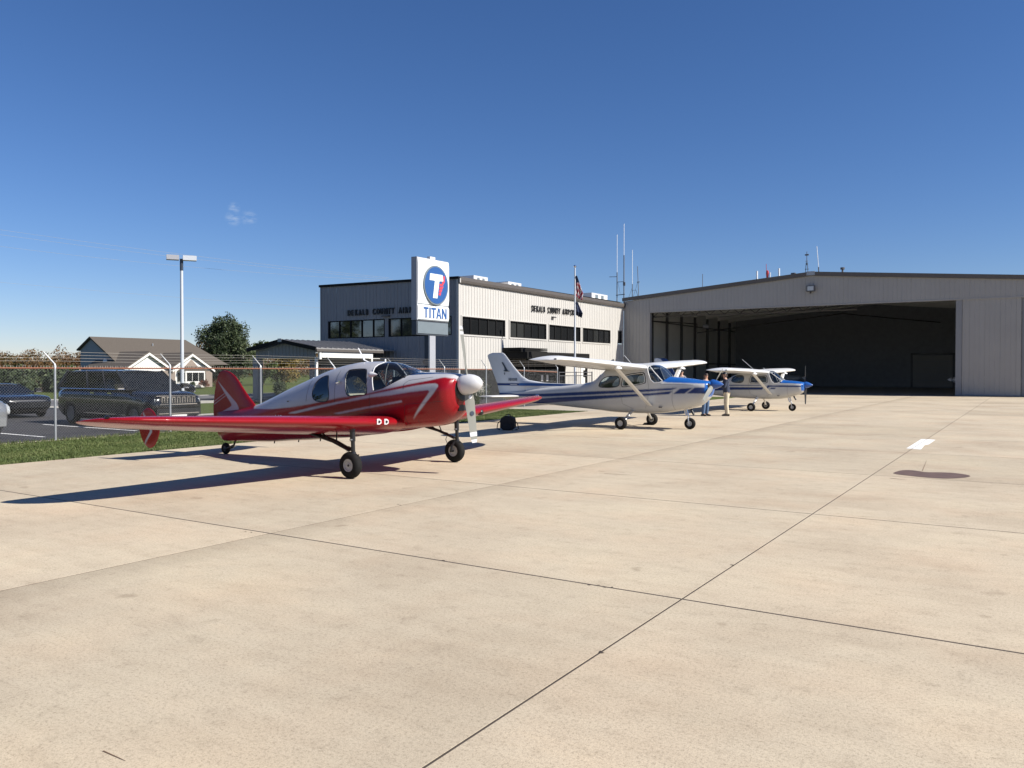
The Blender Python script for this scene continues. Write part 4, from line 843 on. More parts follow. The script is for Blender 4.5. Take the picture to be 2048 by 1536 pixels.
def siding(axis, pos, u0, u1, z0, z1, holes, mat, parent, sign=1, step=.909, top=None, depth=.028):
    """wall of separate sheets, cut round rectangular openings (u0, u1, z0, z1)"""
    br = sorted(set([u0, u1] + [h[0] for h in holes] + [h[1] for h in holes] + [round(k * step, 3) for k in range(math.ceil(u0 / step), int(u1 // step) + 1)]))
    br = [b for b in br if u0 <= b <= u1]; q = [br[0]]
    keep = set([u0, u1] + [h[0] for h in holes] + [h[1] for h in holes])
    for b in br[1:]:
        if b - q[-1] < .12:
            if b in keep:
                if q[-1] not in keep: q[-1] = b
                else: q.append(b)
        else: q.append(b)
    for a, b in zip(q[:-1], q[1:]):
        if b - a < .01: continue
        m = (a + b) / 2; zs = z0
        for h in sorted([h for h in holes if h[0] < m < h[1]], key=lambda h: h[2]):
            if h[2] > zs + .02: corrugated('siding_panel', axis, pos, a + .002, b - .002, zs, h[2], mat, parent, sign, depth=depth)
            zs = max(zs, h[3])
        if zs < z1: corrugated('siding_panel', axis, pos, a + .002, b - .002, zs, z1, mat, parent, sign, top=top, depth=depth)
def window_band(parent, axis, pos, u0, u1, z0, z1, sign, panes, glass, frame, sill=None, deep=.10):
    """ribbon window set into the wall: frame with mullions, each pane its own object"""
    def bx(b, ua, ub, za, zb, wa, wb):
        a, c = pos + sign * wa, pos + sign * wb; a, c = min(a, c), max(a, c)
        return b.box((a, ua, za), (c, ub, zb)) if axis == 'x' else b.box((ua, a, za), (ub, c, zb))
    b = MB(); f = .055
    bx(b, u0, u1, z0, z0 + f, -deep, .02); bx(b, u0, u1, z1 - f, z1, -deep, .02); bx(b, u0, u0 + f, z0 + f, z1 - f, -deep, .02); bx(b, u1 - f, u1, z0 + f, z1 - f, -deep, .02)
    w = (u1 - u0) / panes
    for i in range(1, panes): bx(b, u0 + i * w - .03, u0 + i * w + .03, z0 + f, z1 - f, -deep, -.01)
    win = b.build('window', frame, parent)
    for i in range(panes):
        p = MB(); bx(p, u0 + i * w + (.03 if i else f), u0 + (i + 1) * w - (.03 if i < panes - 1 else f), z0 + f, z1 - f, -.085, -.075); o = p.build('pane', glass, win)
    if sill:
        p = MB(); s = .09
        bx(p, u0 - s, u1 + s, z0 - s, z0, .004, .05); bx(p, u0 - s, u1 + s, z1, z1 + s * .7, .004, .045); bx(p, u0 - s, u0, z0, z1, .004, .045); bx(p, u1, u1 + s, z0, z1, .004, .045); p.build('window_trim', sill, win)
    # dark room behind
    return win
TX, TY, HY = -29.66, 40.13, 64.0
def terminal():
    t = thing('terminal_building', 'two storey metal airport terminal with ribbon windows and a sunlit ribbed wall', 'building', (0, 0, 0))
    zt = 7.12
    rw = [(40.46, 45.31), (45.92, 50.76), (51.15, 56.03), (56.40, 61.34), (62.86, 63.62)]
    holes = [(a, b, 4.02, 5.13) for a, b in rw] + [(44.6, 53.6, 0, 2.55), (56.2, 57.25, 0, 2.2)]
    siding('x', TX, TY + .12, HY, 1.88, zt, [h for h in holes if h[2] > 1 or h[3] > 2.3] + [(56.2, 57.25, 1.88, 2.2)], 'white_siding', t, 1)
    siding('x', TX, 53.6, HY, .02, 1.879, [(56.2, 57.25, 0, 1.88)], 'white_siding', t, 1)
    lw = [(-40.79, -35.66), (-35.32, -30.2)]
    siding('y', TY, -41.5, TX - .14, 0, 7.5, [(a, b, 3.97, 5.16) for a, b in lw], 'shade_grey_siding', t, -1, top=lambda u: 7.46 - (u - TX) * .0095)  # end wall away from the sun: its shade is put into the siding colour
    for a, b in rw[:4]: window_band(t, 'x', TX, a, b, 4.02, 5.13, 1, 5, 'glass_lit', 'trim_dark', 'white_siding')
    window_band(t, 'x', TX, *rw[4], 4.1, 5.2, 1, 1, 'glass_lit', 'trim_dark')
    for a, b in lw: window_band(t, 'y', TY, a, b, 3.97, 5.16, -1, 5, 'glass_bldg', 'trim_dark')
    # corner trims, closing core, roof with fascia and gutter
    b = MB(); b.box((TX - .14, TY - .03, 0), (TX + .035, TY + .12, 7.42)); b.build('corner_trim', 'white_siding', t)
    b = MB(); b.box((-41.53, TY - .035, 0), (-41.44, TY + .1, 7.55)); b.build('corner_trim', 'shade_grey_siding', t)
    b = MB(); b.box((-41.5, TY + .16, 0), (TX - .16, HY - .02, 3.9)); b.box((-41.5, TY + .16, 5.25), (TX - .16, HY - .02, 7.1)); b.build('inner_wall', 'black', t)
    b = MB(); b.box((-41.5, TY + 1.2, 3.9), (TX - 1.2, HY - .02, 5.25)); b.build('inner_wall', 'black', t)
    MB().add([(TX + .10, TY - .02, 7.53), (TX + .10, HY - .05, 7.62), (-35.6, HY - .05, 7.9), (-35.6, TY - .02, 7.60), (-41.6, HY - .05, 7.62), (-41.6, TY - .02, 7.66)], [(0, 1, 2, 3), (3, 2, 4, 5)]).build('roof', 'roof_metal', t)
    b = MB(); b.prism([(TX + .05, zt), (TX + .16, zt + .06), (TX + .20, zt + .20), (TX + .20, zt + .40), (TX + .05, zt + .42)], 'y', TY - .1, HY - .02); b.build('gutter', 'trim', t)
    b = MB(); b.box((TX + .17, TY - .14, 7.16), (TX + .22, TY - .05, 7.42)); b.build('gutter_end', 'white_siding', t)
    b = MB(); b.prism([(-41.60, 7.53), (TX + .06, 7.41), (TX + .06, 7.56), (-41.60, 7.69)], 'y', TY - .10, TY - .03); b.build('fascia', 'trim_dark', t)
    # low dark wainscot, storefront under the entrance canopy
    b = MB(); b.box((TX - .1, TY + .12, 0), (TX + .02, 44.6, 1.80)); b.build('wainscot', 'trim_dark', t)
    MB().box((TX - .08, TY + .12, 1.80), (TX + .06, 44.6, 1.875)).build('wainscot_cap', 'trim', t)
    f = MB(); 
    for y in (44.62, 46.1, 47.6, 49.1, 50.6, 52.1, 53.5): f.box((TX - .06, y, 0), (TX + .03, y + .08, 2.55))
    for z in (.02, .95, 1.45, 2.05, 2.47): f.box((TX - .05, 44.7, z), (TX + .02, 53.5, z + .07))
    sf = f.build('storefront', 'trim_dark', t)
    for k in range(6):
        y = [44.70, 46.18, 47.68, 49.18, 50.68, 52.18][k]; MB().box((TX - .04, y, .09), (TX - .03, y + 1.42, 2.47)).build('pane', 'glass_lit', sf)
    for y in (50.0, 50.75): MB().box((TX + .035, y, 1.02), (TX + .045, y + .28, 1.46)).build('notice', 'white_enamel', sf)
    c = MB(); c.box((TX + .03, 45.1, 2.56), (TX + 1.9, 53.9, 3.02)); cn = c.build('entrance_canopy', 'trim_dark', t)
    for k in range(3): MB().box((TX + 1.9, 49.4, 2.60 + k * .14), (TX + 1.93, 53.9, 2.70 + k * .14)).build('canopy_slat', 'trim_dark', cn)
    for k in range(3): MB().box((TX + .03, 45.05 - .05, 3.02 + k * .10), (TX + 1.5, 48.4, 3.09 + k * .10)).build('canopy_slat', 'trim_dark', cn)
    for y in (45.3, 53.6): MB().box((TX + 1.7, y, 0), (TX + 1.82, y + .12, 2.56)).build('canopy_post', 'trim_dark', cn)
    # side door in the lit wall, wall lamps, meter boxes
    d = MB().box((TX - .04, 56.22, .05), (TX + .0, 57.23, 2.18)).build('door', 'house_white', t); MB().box((TX + .002, 56.55, 1.25), (TX + .012, 56.9, 1.8)).build('pane', 'glass_lit', d); MB().box((TX + .002, 57.08, .95), (TX + .03, 57.16, 1.08)).build('handle', 'dark_steel', d)
    f = MB(); f.box((TX + .0, 56.12, 0), (TX + .03, 56.2, 2.26)); f.box((TX + .0, 57.25, 0), (TX + .03, 57.33, 2.26)); f.box((TX, 56.2, 2.2), (TX + .03, 57.25, 2.26)); f.build('door_frame', 'white_siding', t)
    for y, z in ((57.3, 2.72), (51.7, 5.74)):
        l = MB().prism([(TX + .03, z), (TX + .20, z - .06), (TX + .20, z - .18), (TX + .03, z - .2)] if z < 4 else [(TX + .03, z), (TX + .22, z - .02), (TX + .22, z - .1), (TX + .03, z - .1)], 'y', y - .2, y + .2).build('wall_lamp', 'dark_steel', t)
    MB().prism([(TY - .03, 5.38), (TY - .25, 5.36), (TY - .25, 5.28), (TY - .03, 5.28)], 'x', -35.75, -35.15).build('wall_lamp', 'dark_steel', t)
    MB().cyl((-32.3, TY - .02, 2.35), (-32.3, TY - .10, 2.35), .11, 14).build('vent_cap', 'dark_steel', t)
    s = 'DEKALB COUNTY AIRPORT'
    adv = [{'I': .19, ' ': .27, 'L': .30, 'T': .31}.get(c_, .345) for c_ in s]; acc = np.concatenate([[0], np.cumsum(adv)]); acc = acc / acc[-1]
    for i, ch in enumerate(s):
        if ch == ' ': continue
        text('letter', ch, .58, 'black', (TX + .075, 48.66 + acc[i] * 6.62, 5.95 + (i * .0035)), (R(90), 0, R(90)), t, .03, .62, .012)
        text('letter', ch, .54, 'black', (-38.9 + acc[i] * 6.7, TY - .075, 5.47), (R(90), 0, 0), t, .04, .64, .012)
    # a lower dark storefront hides under the canopy side
    return t
def hangar():
    t = thing('hangar', 'wide grey metal hangar, low gable, big door open on a dark interior', 'building', (0, 0, 0))
    x0, x1, xr = TX + .03, 1.36, -14.15; zr, ze = 8.96, 7.72
    top = lambda u: zr - (zr - ze) * abs(u - xr) / (xr - x0)
    o0, o1, hz = -27.22, -4.49, 6.76
    siding('y', HY, x0, o0 - .06, 0, 9, [], 'grey_siding', t, -1, top=top, depth=.014)
    siding('y', HY, o0 - .06, x1, hz, 9, [], 'grey_siding', t, -1, top=top, depth=.014)
    b = MB(); b.box((o0 - .06, HY - .05, 0), (o0, HY + .35, hz)); b.box((o0 - .06, HY - .03, hz - .10), (x1, HY + .25, hz)); b.build('door_jamb', 'grey_siding', t)
    b = MB(); b.prism([(x0 - .1, ze + .0), (xr, zr + .0), (x1 + .3, top(x1 + .3)), (x1 + .3, top(x1 + .3) + .28), (xr, zr + .30), (x0 - .1, ze + .29)], 'y', HY - .16, HY - .05); b.build('rake_trim', 'trim', t)
    MB().box((xr - .3, HY - .18, zr + .02), (xr + .3, HY - .04, zr + .32)).build('ridge_cap', 'steel', t)
    D = HY + 31
    b = MB(); b.add([(x0 - .1, HY - .1, ze + .27), (xr, HY - .1, zr + .28), (xr, D, zr + .28), (x0 - .1, D, ze + .27), (x1 + .3, HY - .1, top(x1 + .3) + .26), (x1 + .3, D, top(x1 + .3) + .26)], [(0, 1, 2, 3), (1, 4, 5, 2)]); b.build('roof', 'roof_metal', t)
    b = MB(); b.add([(x0 + .05, HY + .06, ze - .05), (xr, HY + .06, zr - .05), (xr, D, zr - .05), (x0 + .05, D, ze - .05), (x1, HY + .06, top(x1) - .05), (x1, D, top(x1) - .05)], [(3, 2, 1, 0), (2, 5, 4, 1)]); b.build('ceiling', 'inner', t)
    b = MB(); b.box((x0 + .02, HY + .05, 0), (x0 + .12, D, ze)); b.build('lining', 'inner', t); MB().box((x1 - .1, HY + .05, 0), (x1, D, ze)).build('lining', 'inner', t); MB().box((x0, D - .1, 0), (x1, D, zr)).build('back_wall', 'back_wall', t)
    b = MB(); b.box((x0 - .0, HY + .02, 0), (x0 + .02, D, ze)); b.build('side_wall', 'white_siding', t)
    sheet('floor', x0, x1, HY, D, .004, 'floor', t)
    # rigid frames, eave struts, door track truss
    for y in (66.2, 69.6, 73.2, 77.0, 80.8, 84.6, 88.4, 92.2):
        MB().box((x0 + .12, y - .07, 0), (x0 + .36, y + .07, ze - .45)).build('column', 'dark_steel', t); MB().box((x1 - .36, y - .07, 0), (x1 - .1, y + .07, ze - .45)).build('column', 'dark_steel', t)
        f = MB(); f.prism([(x0 + .12, ze - .06), (x0 + .12, ze - .45), (x0 + .5, ze - .36), (xr, zr - .24), (xr, zr - .06)], 'y', y - .05, y + .05); f.prism([(x1 - .1, top(x1) - .06), (x1 - .1, top(x1) - .45), (xr, zr - .24), (xr, zr - .06)], 'y', y - .05, y + .05); f.build('rafter', 'inner', t)
    for z, dx in ((6.3, .25), (2.5, .2)): MB().tube([(x0 + dx, HY + .4, z), (x0 + dx, D - .4, z)], .05, 6).build('wall_pipe', 'dark_steel', t)
    b = MB()
    for k in range(12): xa = x0 + 1.5 + k * 1.25; b.tube([(xa, HY + 1.4, 6.9), (xa + .62, HY + 1.4, 6.4)], .035, 5); b.tube([(xa + .62, HY + 1.4, 6.4), (xa + 1.25, HY + 1.4, 6.9)], .035, 5)
    b.tube([(x0 + 1.4, HY + 1.4, 6.92), (xr + 3, HY + 1.4, 6.92)], .05, 6); b.tube([(x0 + 1.4, HY + 1.4, 6.38), (xr + 3, HY + 1.4, 6.38)], .05, 6); b.build('door_track_truss', 'dark_steel', t)
    MB().tube([(x0 + .5, HY + 2.0, 6.2), (x0 + 4, HY + 7, 6.0), (x0 + 4, HY + 7, 5.2), (xr, HY + 12, 6.8), (xr + 7, HY + 20, 6.2)], .05, 8).build('heater_pipe', 'black', t)
    MB().cyl((-24.0, HY + 4, 5.6), (-23.6, HY + 4.2, 5.6), .2, 12).build('heater', 'dark_steel', t)
    # overhead door and bench on the back wall
    d = MB()
    for k in range(5): d.box((-10.6, D - .16, .1 + k * .66), (-6.9, D - .11, .72 + k * .66))
    d.build('overhead_door', 'grey_siding', t); f = MB(); f.box((-10.8, D - .2, 0), (-10.6, D - .1, 3.5)); f.box((-6.9, D - .2, 0), (-6.7, D - .1, 3.5)); f.box((-10.8, D - .2, 3.4), (-6.7, D - .1, 3.6)); f.build('overhead_frame', 'dark_steel', t)
    # sliding door leaves at the right
    for a, c, yy in ((o1, -.62, HY + .03), (-.60, x1 - .1, HY + .16)):
        f = MB(); f.box((a, yy, .03), (a + .38, yy + .18, hz - .1)); f.box((a, yy + .02, .03), (c, yy + .16, .13)); lf = f.build('sliding_door', 'shade_grey_siding', t)
        siding('y', yy + .02, a + .40, c, .13, hz - .1, [], 'grey_siding', lf, -1, depth=.014)
    # flood light under the ridge
    l = MB(); l.box((xr - .28, HY - .30, 7.75), (xr + .32, HY - .08, 8.20)); lf = l.build('flood_light', 'dark_steel', t); MB().box((xr - .20, HY - .31, 7.82), (xr + .24, HY - .30, 8.14)).build('flood_glass', 'lamp_glass', lf); MB().tube([(xr, HY - .1, 7.72), (xr, HY - .22, 7.60)], .05, 8).build('lamp_bracket', 'dark_steel', lf)
    return t
def rooftop():
    def rtu(x, y, z, w, d, h, label, dark=None):
        t = thing('rooftop_unit', label, 'rooftop unit', (x, y, z), 0, 'units on the terminal roof')
        b = MB().box((-w / 2, -d / 2, 0), (w / 2, d / 2, h)).build('casing', 'white_enamel', t)
        for k in range(5): MB().box((w / 2, -d / 2 + .1 + k * d / 5.4, .2), (w / 2 + .02, -d / 2 + .06 + (k + 1) * d / 5.6, h - .12)).build('louvre', 'signgrey' if k % 2 else 'house_white', t)
        MB().cyl((0, 0, h), (0, 0, h + .08), .3, 16).build('fan_guard', 'dark_steel', t)
        if dark: MB().prism([(-d / 2 - dark, 0), (-d / 2 - .02, 0), (-d / 2 - .02, h * .9), (-d / 2 - dark * .2, h * .8)], 'x', -w / 2, w / 2).build('duct', 'roof_metal', t)
    rtu(-33, 46.3, 7.60, 1.4, 1.7, .72, 'white rooftop unit nearest the front corner of the terminal')
    rtu(-33, 50.7, 7.62, 1.4, 1.8, .68, 'white rooftop unit with a dark sloping duct, middle of the terminal roof', 3.0)
    rtu(-31.9, 62.2, 7.50, 1.7, 3.0, .80, 'grey boxy rooftop unit at the hangar end of the terminal roof')
    A = lambda label, x, y, z: thing('antenna', label, 'antenna', (x, y, z), 0, 'antennas on the roofs')
    a = A('white whip antenna on a dark mast with side arms, leftmost beside the hangar corner', -30.76, 65, 7.3)
    MB().tube([(0, 0, -1), (0, 0, 3.1)], .045, 6).build('mast', 'dark_steel', a); MB().tube([(0, 0, 3.0), (0, 0, 6.4)], .024, 6).build('whip', 'antenna_white', a)
    b = MB(); b.tube([(-.75, .0, 2.75), (0, 0, 2.72)], .025, 5); b.tube([(0, 0, 2.25), (.66, 0, 2.25)], .025, 5); b.tube([(-.1, 0, 1.1), (.75, 0, 1.15)], .035, 5); b.tube([(0, 0, .25), (.66, 0, .3)], .035, 5); b.tube([(.1, 0, 2.2), (.3, 0, 1.2)], .012, 4); b.build('side_arm', 'dark_steel', a)
    a = A('tallest white whip antenna on a dark mast at the hangar roof corner', -30.1, 65, 7.3); MB().tube([(0, 0, -.3), (0, 0, 4.55)], .05, 6).build('mast', 'dark_steel', a); MB().tube([(0, 0, 4.5), (0, 0, 7.3)], .024, 6).build('whip', 'antenna_white', a); MB().box((-.06, -.06, 1.9), (.12, .06, 2.2)).build('clamp', 'dark_steel', a)
    a = A('slender white whip antenna with a small bent arm, third from the terminal', -29.3, 65, 8.0); MB().tube([(0, 0, 0), (0, 0, 1.3)], .035, 6).build('mast', 'dark_steel', a); MB().tube([(0, 0, 1.2), (0, 0, 4.25)], .022, 6).build('whip', 'antenna_white', a); MB().tube([(0, 0, .75), (.35, 0, .75), (.55, 0, .1)], .018, 5).build('side_arm', 'dark_steel', a); MB().tube([(-.4, 0, 0), (0, 0, 1.0)], .012, 4).build('stay', 'dark_steel', a)
    a = A('short dark mast antenna with guy stays, last of the corner group', -28.7, 65, 8.05); MB().tube([(0, 0, 0), (-.12, 0, 2.75)], .03, 6).build('mast', 'dark_steel', a); MB().tube([(-.06, 0, 1.5), (-.55, 0, 0)], .012, 4).build('stay', 'dark_steel', a); MB().box((-.16, -.03, 1.35), (.1, .03, 1.42)).build('clamp', 'steel', a)
    a = A('thin dark stub antenna alone on the left slope of the hangar roof', -23.0, 65, 8.45); MB().tube([(0, 0, 0), (0, 0, 1.3)], .025, 6).build('mast', 'dark_steel', a)
    for x, z, lb in ((-18.52, 9.0, 'short white tube antenna left of the red beacon'), (-16.8, 9.1, 'short white tube antenna right of the red beacon')):
        a = A(lb, x, 65, z - .3); MB().cyl((0, 0, 0), (0, 0, 1.0), .07, 10).build('radome', 'antenna_white', a, True); MB().cyl((0, 0, -.2), (0, 0, .05), .05, 8).build('mast', 'dark_steel', a)
    a = thing('beacon', 'red obstruction light with a thin spike on the hangar roof', 'beacon', (-17.7, 65, 8.72)); MB().lathe([(.001, 0), (.14, 0), (.12, .3), (.08, .32), (.12, .75), (.09, .95), (.001, 1.0)], (0, 0, 0), 'z', 12).build('lantern', 'antenna_red', a, True); MB().tube([(-.08, 0, .9), (-.1, 0, 1.5)], .02, 5).build('spike', 'antenna_red', a); MB().cyl((.22, 0, 0), (.22, 0, .8), .04, 8).build('side_tube', 'antenna_white', a)
    a = A('lattice weather mast with small cups at the hangar ridge', -14.7, 65, 9.1); b = MB()
    for s_ in (-.1, .1): b.tube([(s_, 0, 0), (s_ * .5, 0, 1.0)], .025, 5)
    b.tube([(0, 0, .8), (0, 0, 1.85)], .025, 5); b.tube([(-.15, 0, .5), (.15, 0, .5)], .02, 5); b.build('mast', 'dark_steel', a); MB().box((-.14, -.05, 1.55), (.14, .05, 1.65)).build('sensor', 'dark_steel', a); MB().box((-.10, -.05, 1.1), (.10, .05, 1.14)).build('sensor', 'steel', a)
    a = A('leaning white whip antenna just right of the hangar ridge', -13.8, 65, 9.1); MB().tube([(0, 0, 0), (-.03, 0, .6)], .04, 6).build('mast', 'dark_steel', a); MB().tube([(-.03, 0, .6), (-.17, 0, 2.2)], .022, 6).build('whip', 'antenna_white', a)
    a = thing('roof_vent', 'small dark mushroom vent on the right slope of the hangar roof', 'vent', (-12.1, 65, 8.95)); MB().cyl((0, 0, 0), (0, 0, .45), .07, 8).build('pipe', 'dark_steel', a); MB().cyl((0, 0, .45), (0, 0, .6), .16, 10).build('cap', 'dark_steel', a)
    a = thing('roof_vent', 'low dark vent just left of the hangar ridge', 'vent', (-15.7, 65, 8.95)); MB().cyl((0, 0, 0), (0, 0, .35), .12, 8).build('pipe', 'dark_steel', a); MB().cyl((0, 0, .3), (0, 0, .42), .2, 10).build('cap', 'dark_steel', a)
def canopy_shelter():
    t = thing('entrance_shelter', 'low gabled drive-through shelter beside the terminal with dark gable and white beam', 'shelter', (0, 0, 0))
    y0, y1, xa, xb = 33.5, TY - .06, -40.35, -34.95; xm = (xa + xb) / 2; ze, zr = 3.04, 3.50
    for p, q in (((xa - .25, ze - .02), (xm, zr + .06)), ((xm, zr + .06), (xb + .25, ze - .02))):
        b = MB(); n = 16; 
        for k in range(n):
            ya = y0 - .35 + (y1 - y0 + .35) * k / n; yb = y0 - .35 + (y1 - y0 + .35) * (k + 1) / n
            for (a0, b0, h) in ((ya, ya + .05, .05),): b.prism([(p[0], p[1] + .06), (q[0], q[1] + .06), (q[0], q[1] + .06 + h), (p[0], p[1] + .06 + h)], 'y', a0, b0)
        b.prism([p, q, (q[0], q[1] + .06), (p[0], p[1] + .06)], 'y', y0 - .35, y1); b.build('roof', 'roof_metal', t)
    b = MB(); b.prism([(xa - .3, ze - .12), (xm, zr - .06), (xb + .3, ze - .12), (xb + .3, ze + .10), (xm, zr + .16), (xa - .3, ze + .10)], 'y', y0 - .42, y0 - .34); b.build('rake_trim', 'trim_dark', t)
    MB().box((xm - .16, y0 - .44, zr - .02), (xm + .16, y0 - .40, zr + .18)).build('ridge_cap', 'steel', t)
    siding('y', y0 - .02, xa + .1, xb - .1, 2.54, 3.0, [], 'shade_grey_siding', t, -1, top=lambda u: zr - .08 - (zr - ze) * abs(u - xm) / (xm - xa))  # the gable's shade sits in this siding colour too
    b = MB(); b.box((xb + .02, y0 - .3, ze - .16), (xb + .30, 38.9, ze - .03)); b.build('gutter', 'trim', t)
    b = MB(); b.box((xb + .12, y0 + .2, 2.53), (xb + .20, 38.0, 2.86)); b.build('side_beam', 'house_white', t)
    MB().box((xb + .10, y0 - .02, 2.44), (xb + .22, y0 + .14, 2.92)).build('corner_board', 'house_white', t)
    for x, y, w, m in ((xb - .12, y0 + .04, .14, 'house_white'), (xa + .2, y0 + .05, .42, 'shade_grey_siding'), (xb - .12, 38.2, .14, 'house_white'), (xa + .2, 38.2, .42, 'shade_grey_siding')): MB().box((x - w / 2, y - w / 2, 0), (x + w / 2, y + w / 2, 2.55)).build('column', m, t)
    MB().box((xb - .12, y0 - .06, 2.20), (xb + .0, y0 + .02, 2.5)).build('downspout', 'house_white', t)
    MB().box((xa + .1, 38.4, 0), (xb - .3, 38.55, 2.6)).build('vestibule_wall', 'shade_grey_siding', t)
    b = MB(); b.box((xa + .1, y0 + .05, 2.52), (xb - .1, 40.0, 2.55)); b.build('soffit', 'house_white', t)
def fence():
    X = -21.05; t = thing('chain_link_fence', 'long galvanised chain link fence with a rusty top rail and barbed wire on angled arms', 'fence', (X, 0, 0))
    ys = [11.13 - 3.29 * k for k in (3, 2, 1)] + [11.13, 14.42, 17.70, 20.98, 24.22, 27.46, 30.60, 33.9, 37.22]
    hh = lambda y: 1.84 - (0 if y < 30 else .02 * (y - 30))
    for y in ys:
        p = MB().tube([(0, y, -.1), (0, y, 1.80)], .029, 10).build('post', 'steel', t, True)
        MB().tube([(0, y, 1.78), (0, y, 1.92), (-.02, y - .0, 1.95), (-.13, y - .22, 2.26)], [.03, .028, .022, .012], 8).build('barb_arm', 'steel', p, True)
    tr = MB().tube([(0, y, hh(y)) for y in ys], .021, 8).build('top_rail', 'rust', t, True)
    b = MB()
    for k in range(4):
        f = .2 + k * .26; b.tube([(-.02 - .11 * f, y - .22 * f, 1.95 + .31 * f - (.015 * math.sin(y) if y > 0 else 0)) for y in ys], .0038, 4, False)
    tag(b.build('barbed_wire', 'barb', t), kind='stuff')
    # woven mesh: diagonal wires, one panel per bay, twisted ends above the rail
    r = .0017; h0, h1 = .04, 1.83; pitch = .0725
    for ya, yb in zip(ys[:-1], ys[1:]):
        V = []; L = yb - ya; H = h1 - h0; n = int((L + H) / pitch)
        segs = []
        for k in range(n + 1):
            s0 = -H + k * pitch + .01
            for d in (1, -1):
                a, c = s0, s0 + H; u0, u1 = max(0, a), min(L, c)
                if u1 - u0 < .02: continue
                za, zc = h0 + (u0 - a), h0 + (u1 - a)
                if d < 0: za, zc = h0 + h1 - za, h0 + h1 - zc
                segs.append((u0 + ya, za, u1 + ya, zc, .003 * d))
        sg = np.array(segs); d = np.stack([sg[:, 2] - sg[:, 0], sg[:, 3] - sg[:, 1]], -1); d /= np.linalg.norm(d, axis=1)[:, None]; m = len(sg); Vv = np.zeros((m, 6, 3)); 
        for q in range(3):
            an = 2 * np.pi * q / 3 + .5; ox, on = r * math.cos(an), r * math.sin(an)
            for e, (iy, iz) in enumerate(((0, 1), (2, 3))): Vv[:, e * 3 + q] = np.stack([sg[:, 4] + ox, sg[:, iy] - d[:, 1] * on, sg[:, iz] + d[:, 0] * on], -1)
        F = np.array([(0, 1, 4, 3), (1, 2, 5, 4), (2, 0, 3, 5)]); F = (np.arange(m)[:, None, None] * 6 + F[None]).reshape(-1, 4)
        o = npmesh('mesh_panel', Vv.reshape(-1, 3), F, 'wire', t); o['kind'] = 'stuff'
        b = MB()
        for k in range(int(L / pitch)): y = ya + (k + .5) * pitch; b.tube([(0, y, hh(y) - .01), (0, y + .01 * (-1) ** k, hh(y) + .065)], .0055, 3)
        b.build('twisted_tips', 'barb', t)['kind'] = 'stuff'
    # plain dark rail fence that carries on to the terminal side door
    g = thing('gate', 'dark pipe gate continuing the chain link fence towards the terminal door', 'gate', (X, 37.3, 0))
    b = MB()
    for y in (.1, 2.0, 3.9): b.tube([(0, y, 0), (0, y, 1.72)], .03, 8)
    for z in (1.50, 1.68, .25): b.tube([(0, .1, z), (0, 3.9, z)], .022, 8)
    b.build('frame', 'dark_steel', g, True); b = MB()
    for k in range(24): b.tube([(0, .2 + k * .155, .25), (0, .2 + k * .155, 1.5)], .006, 4)
    b.build('infill_wires', 'wire', g)
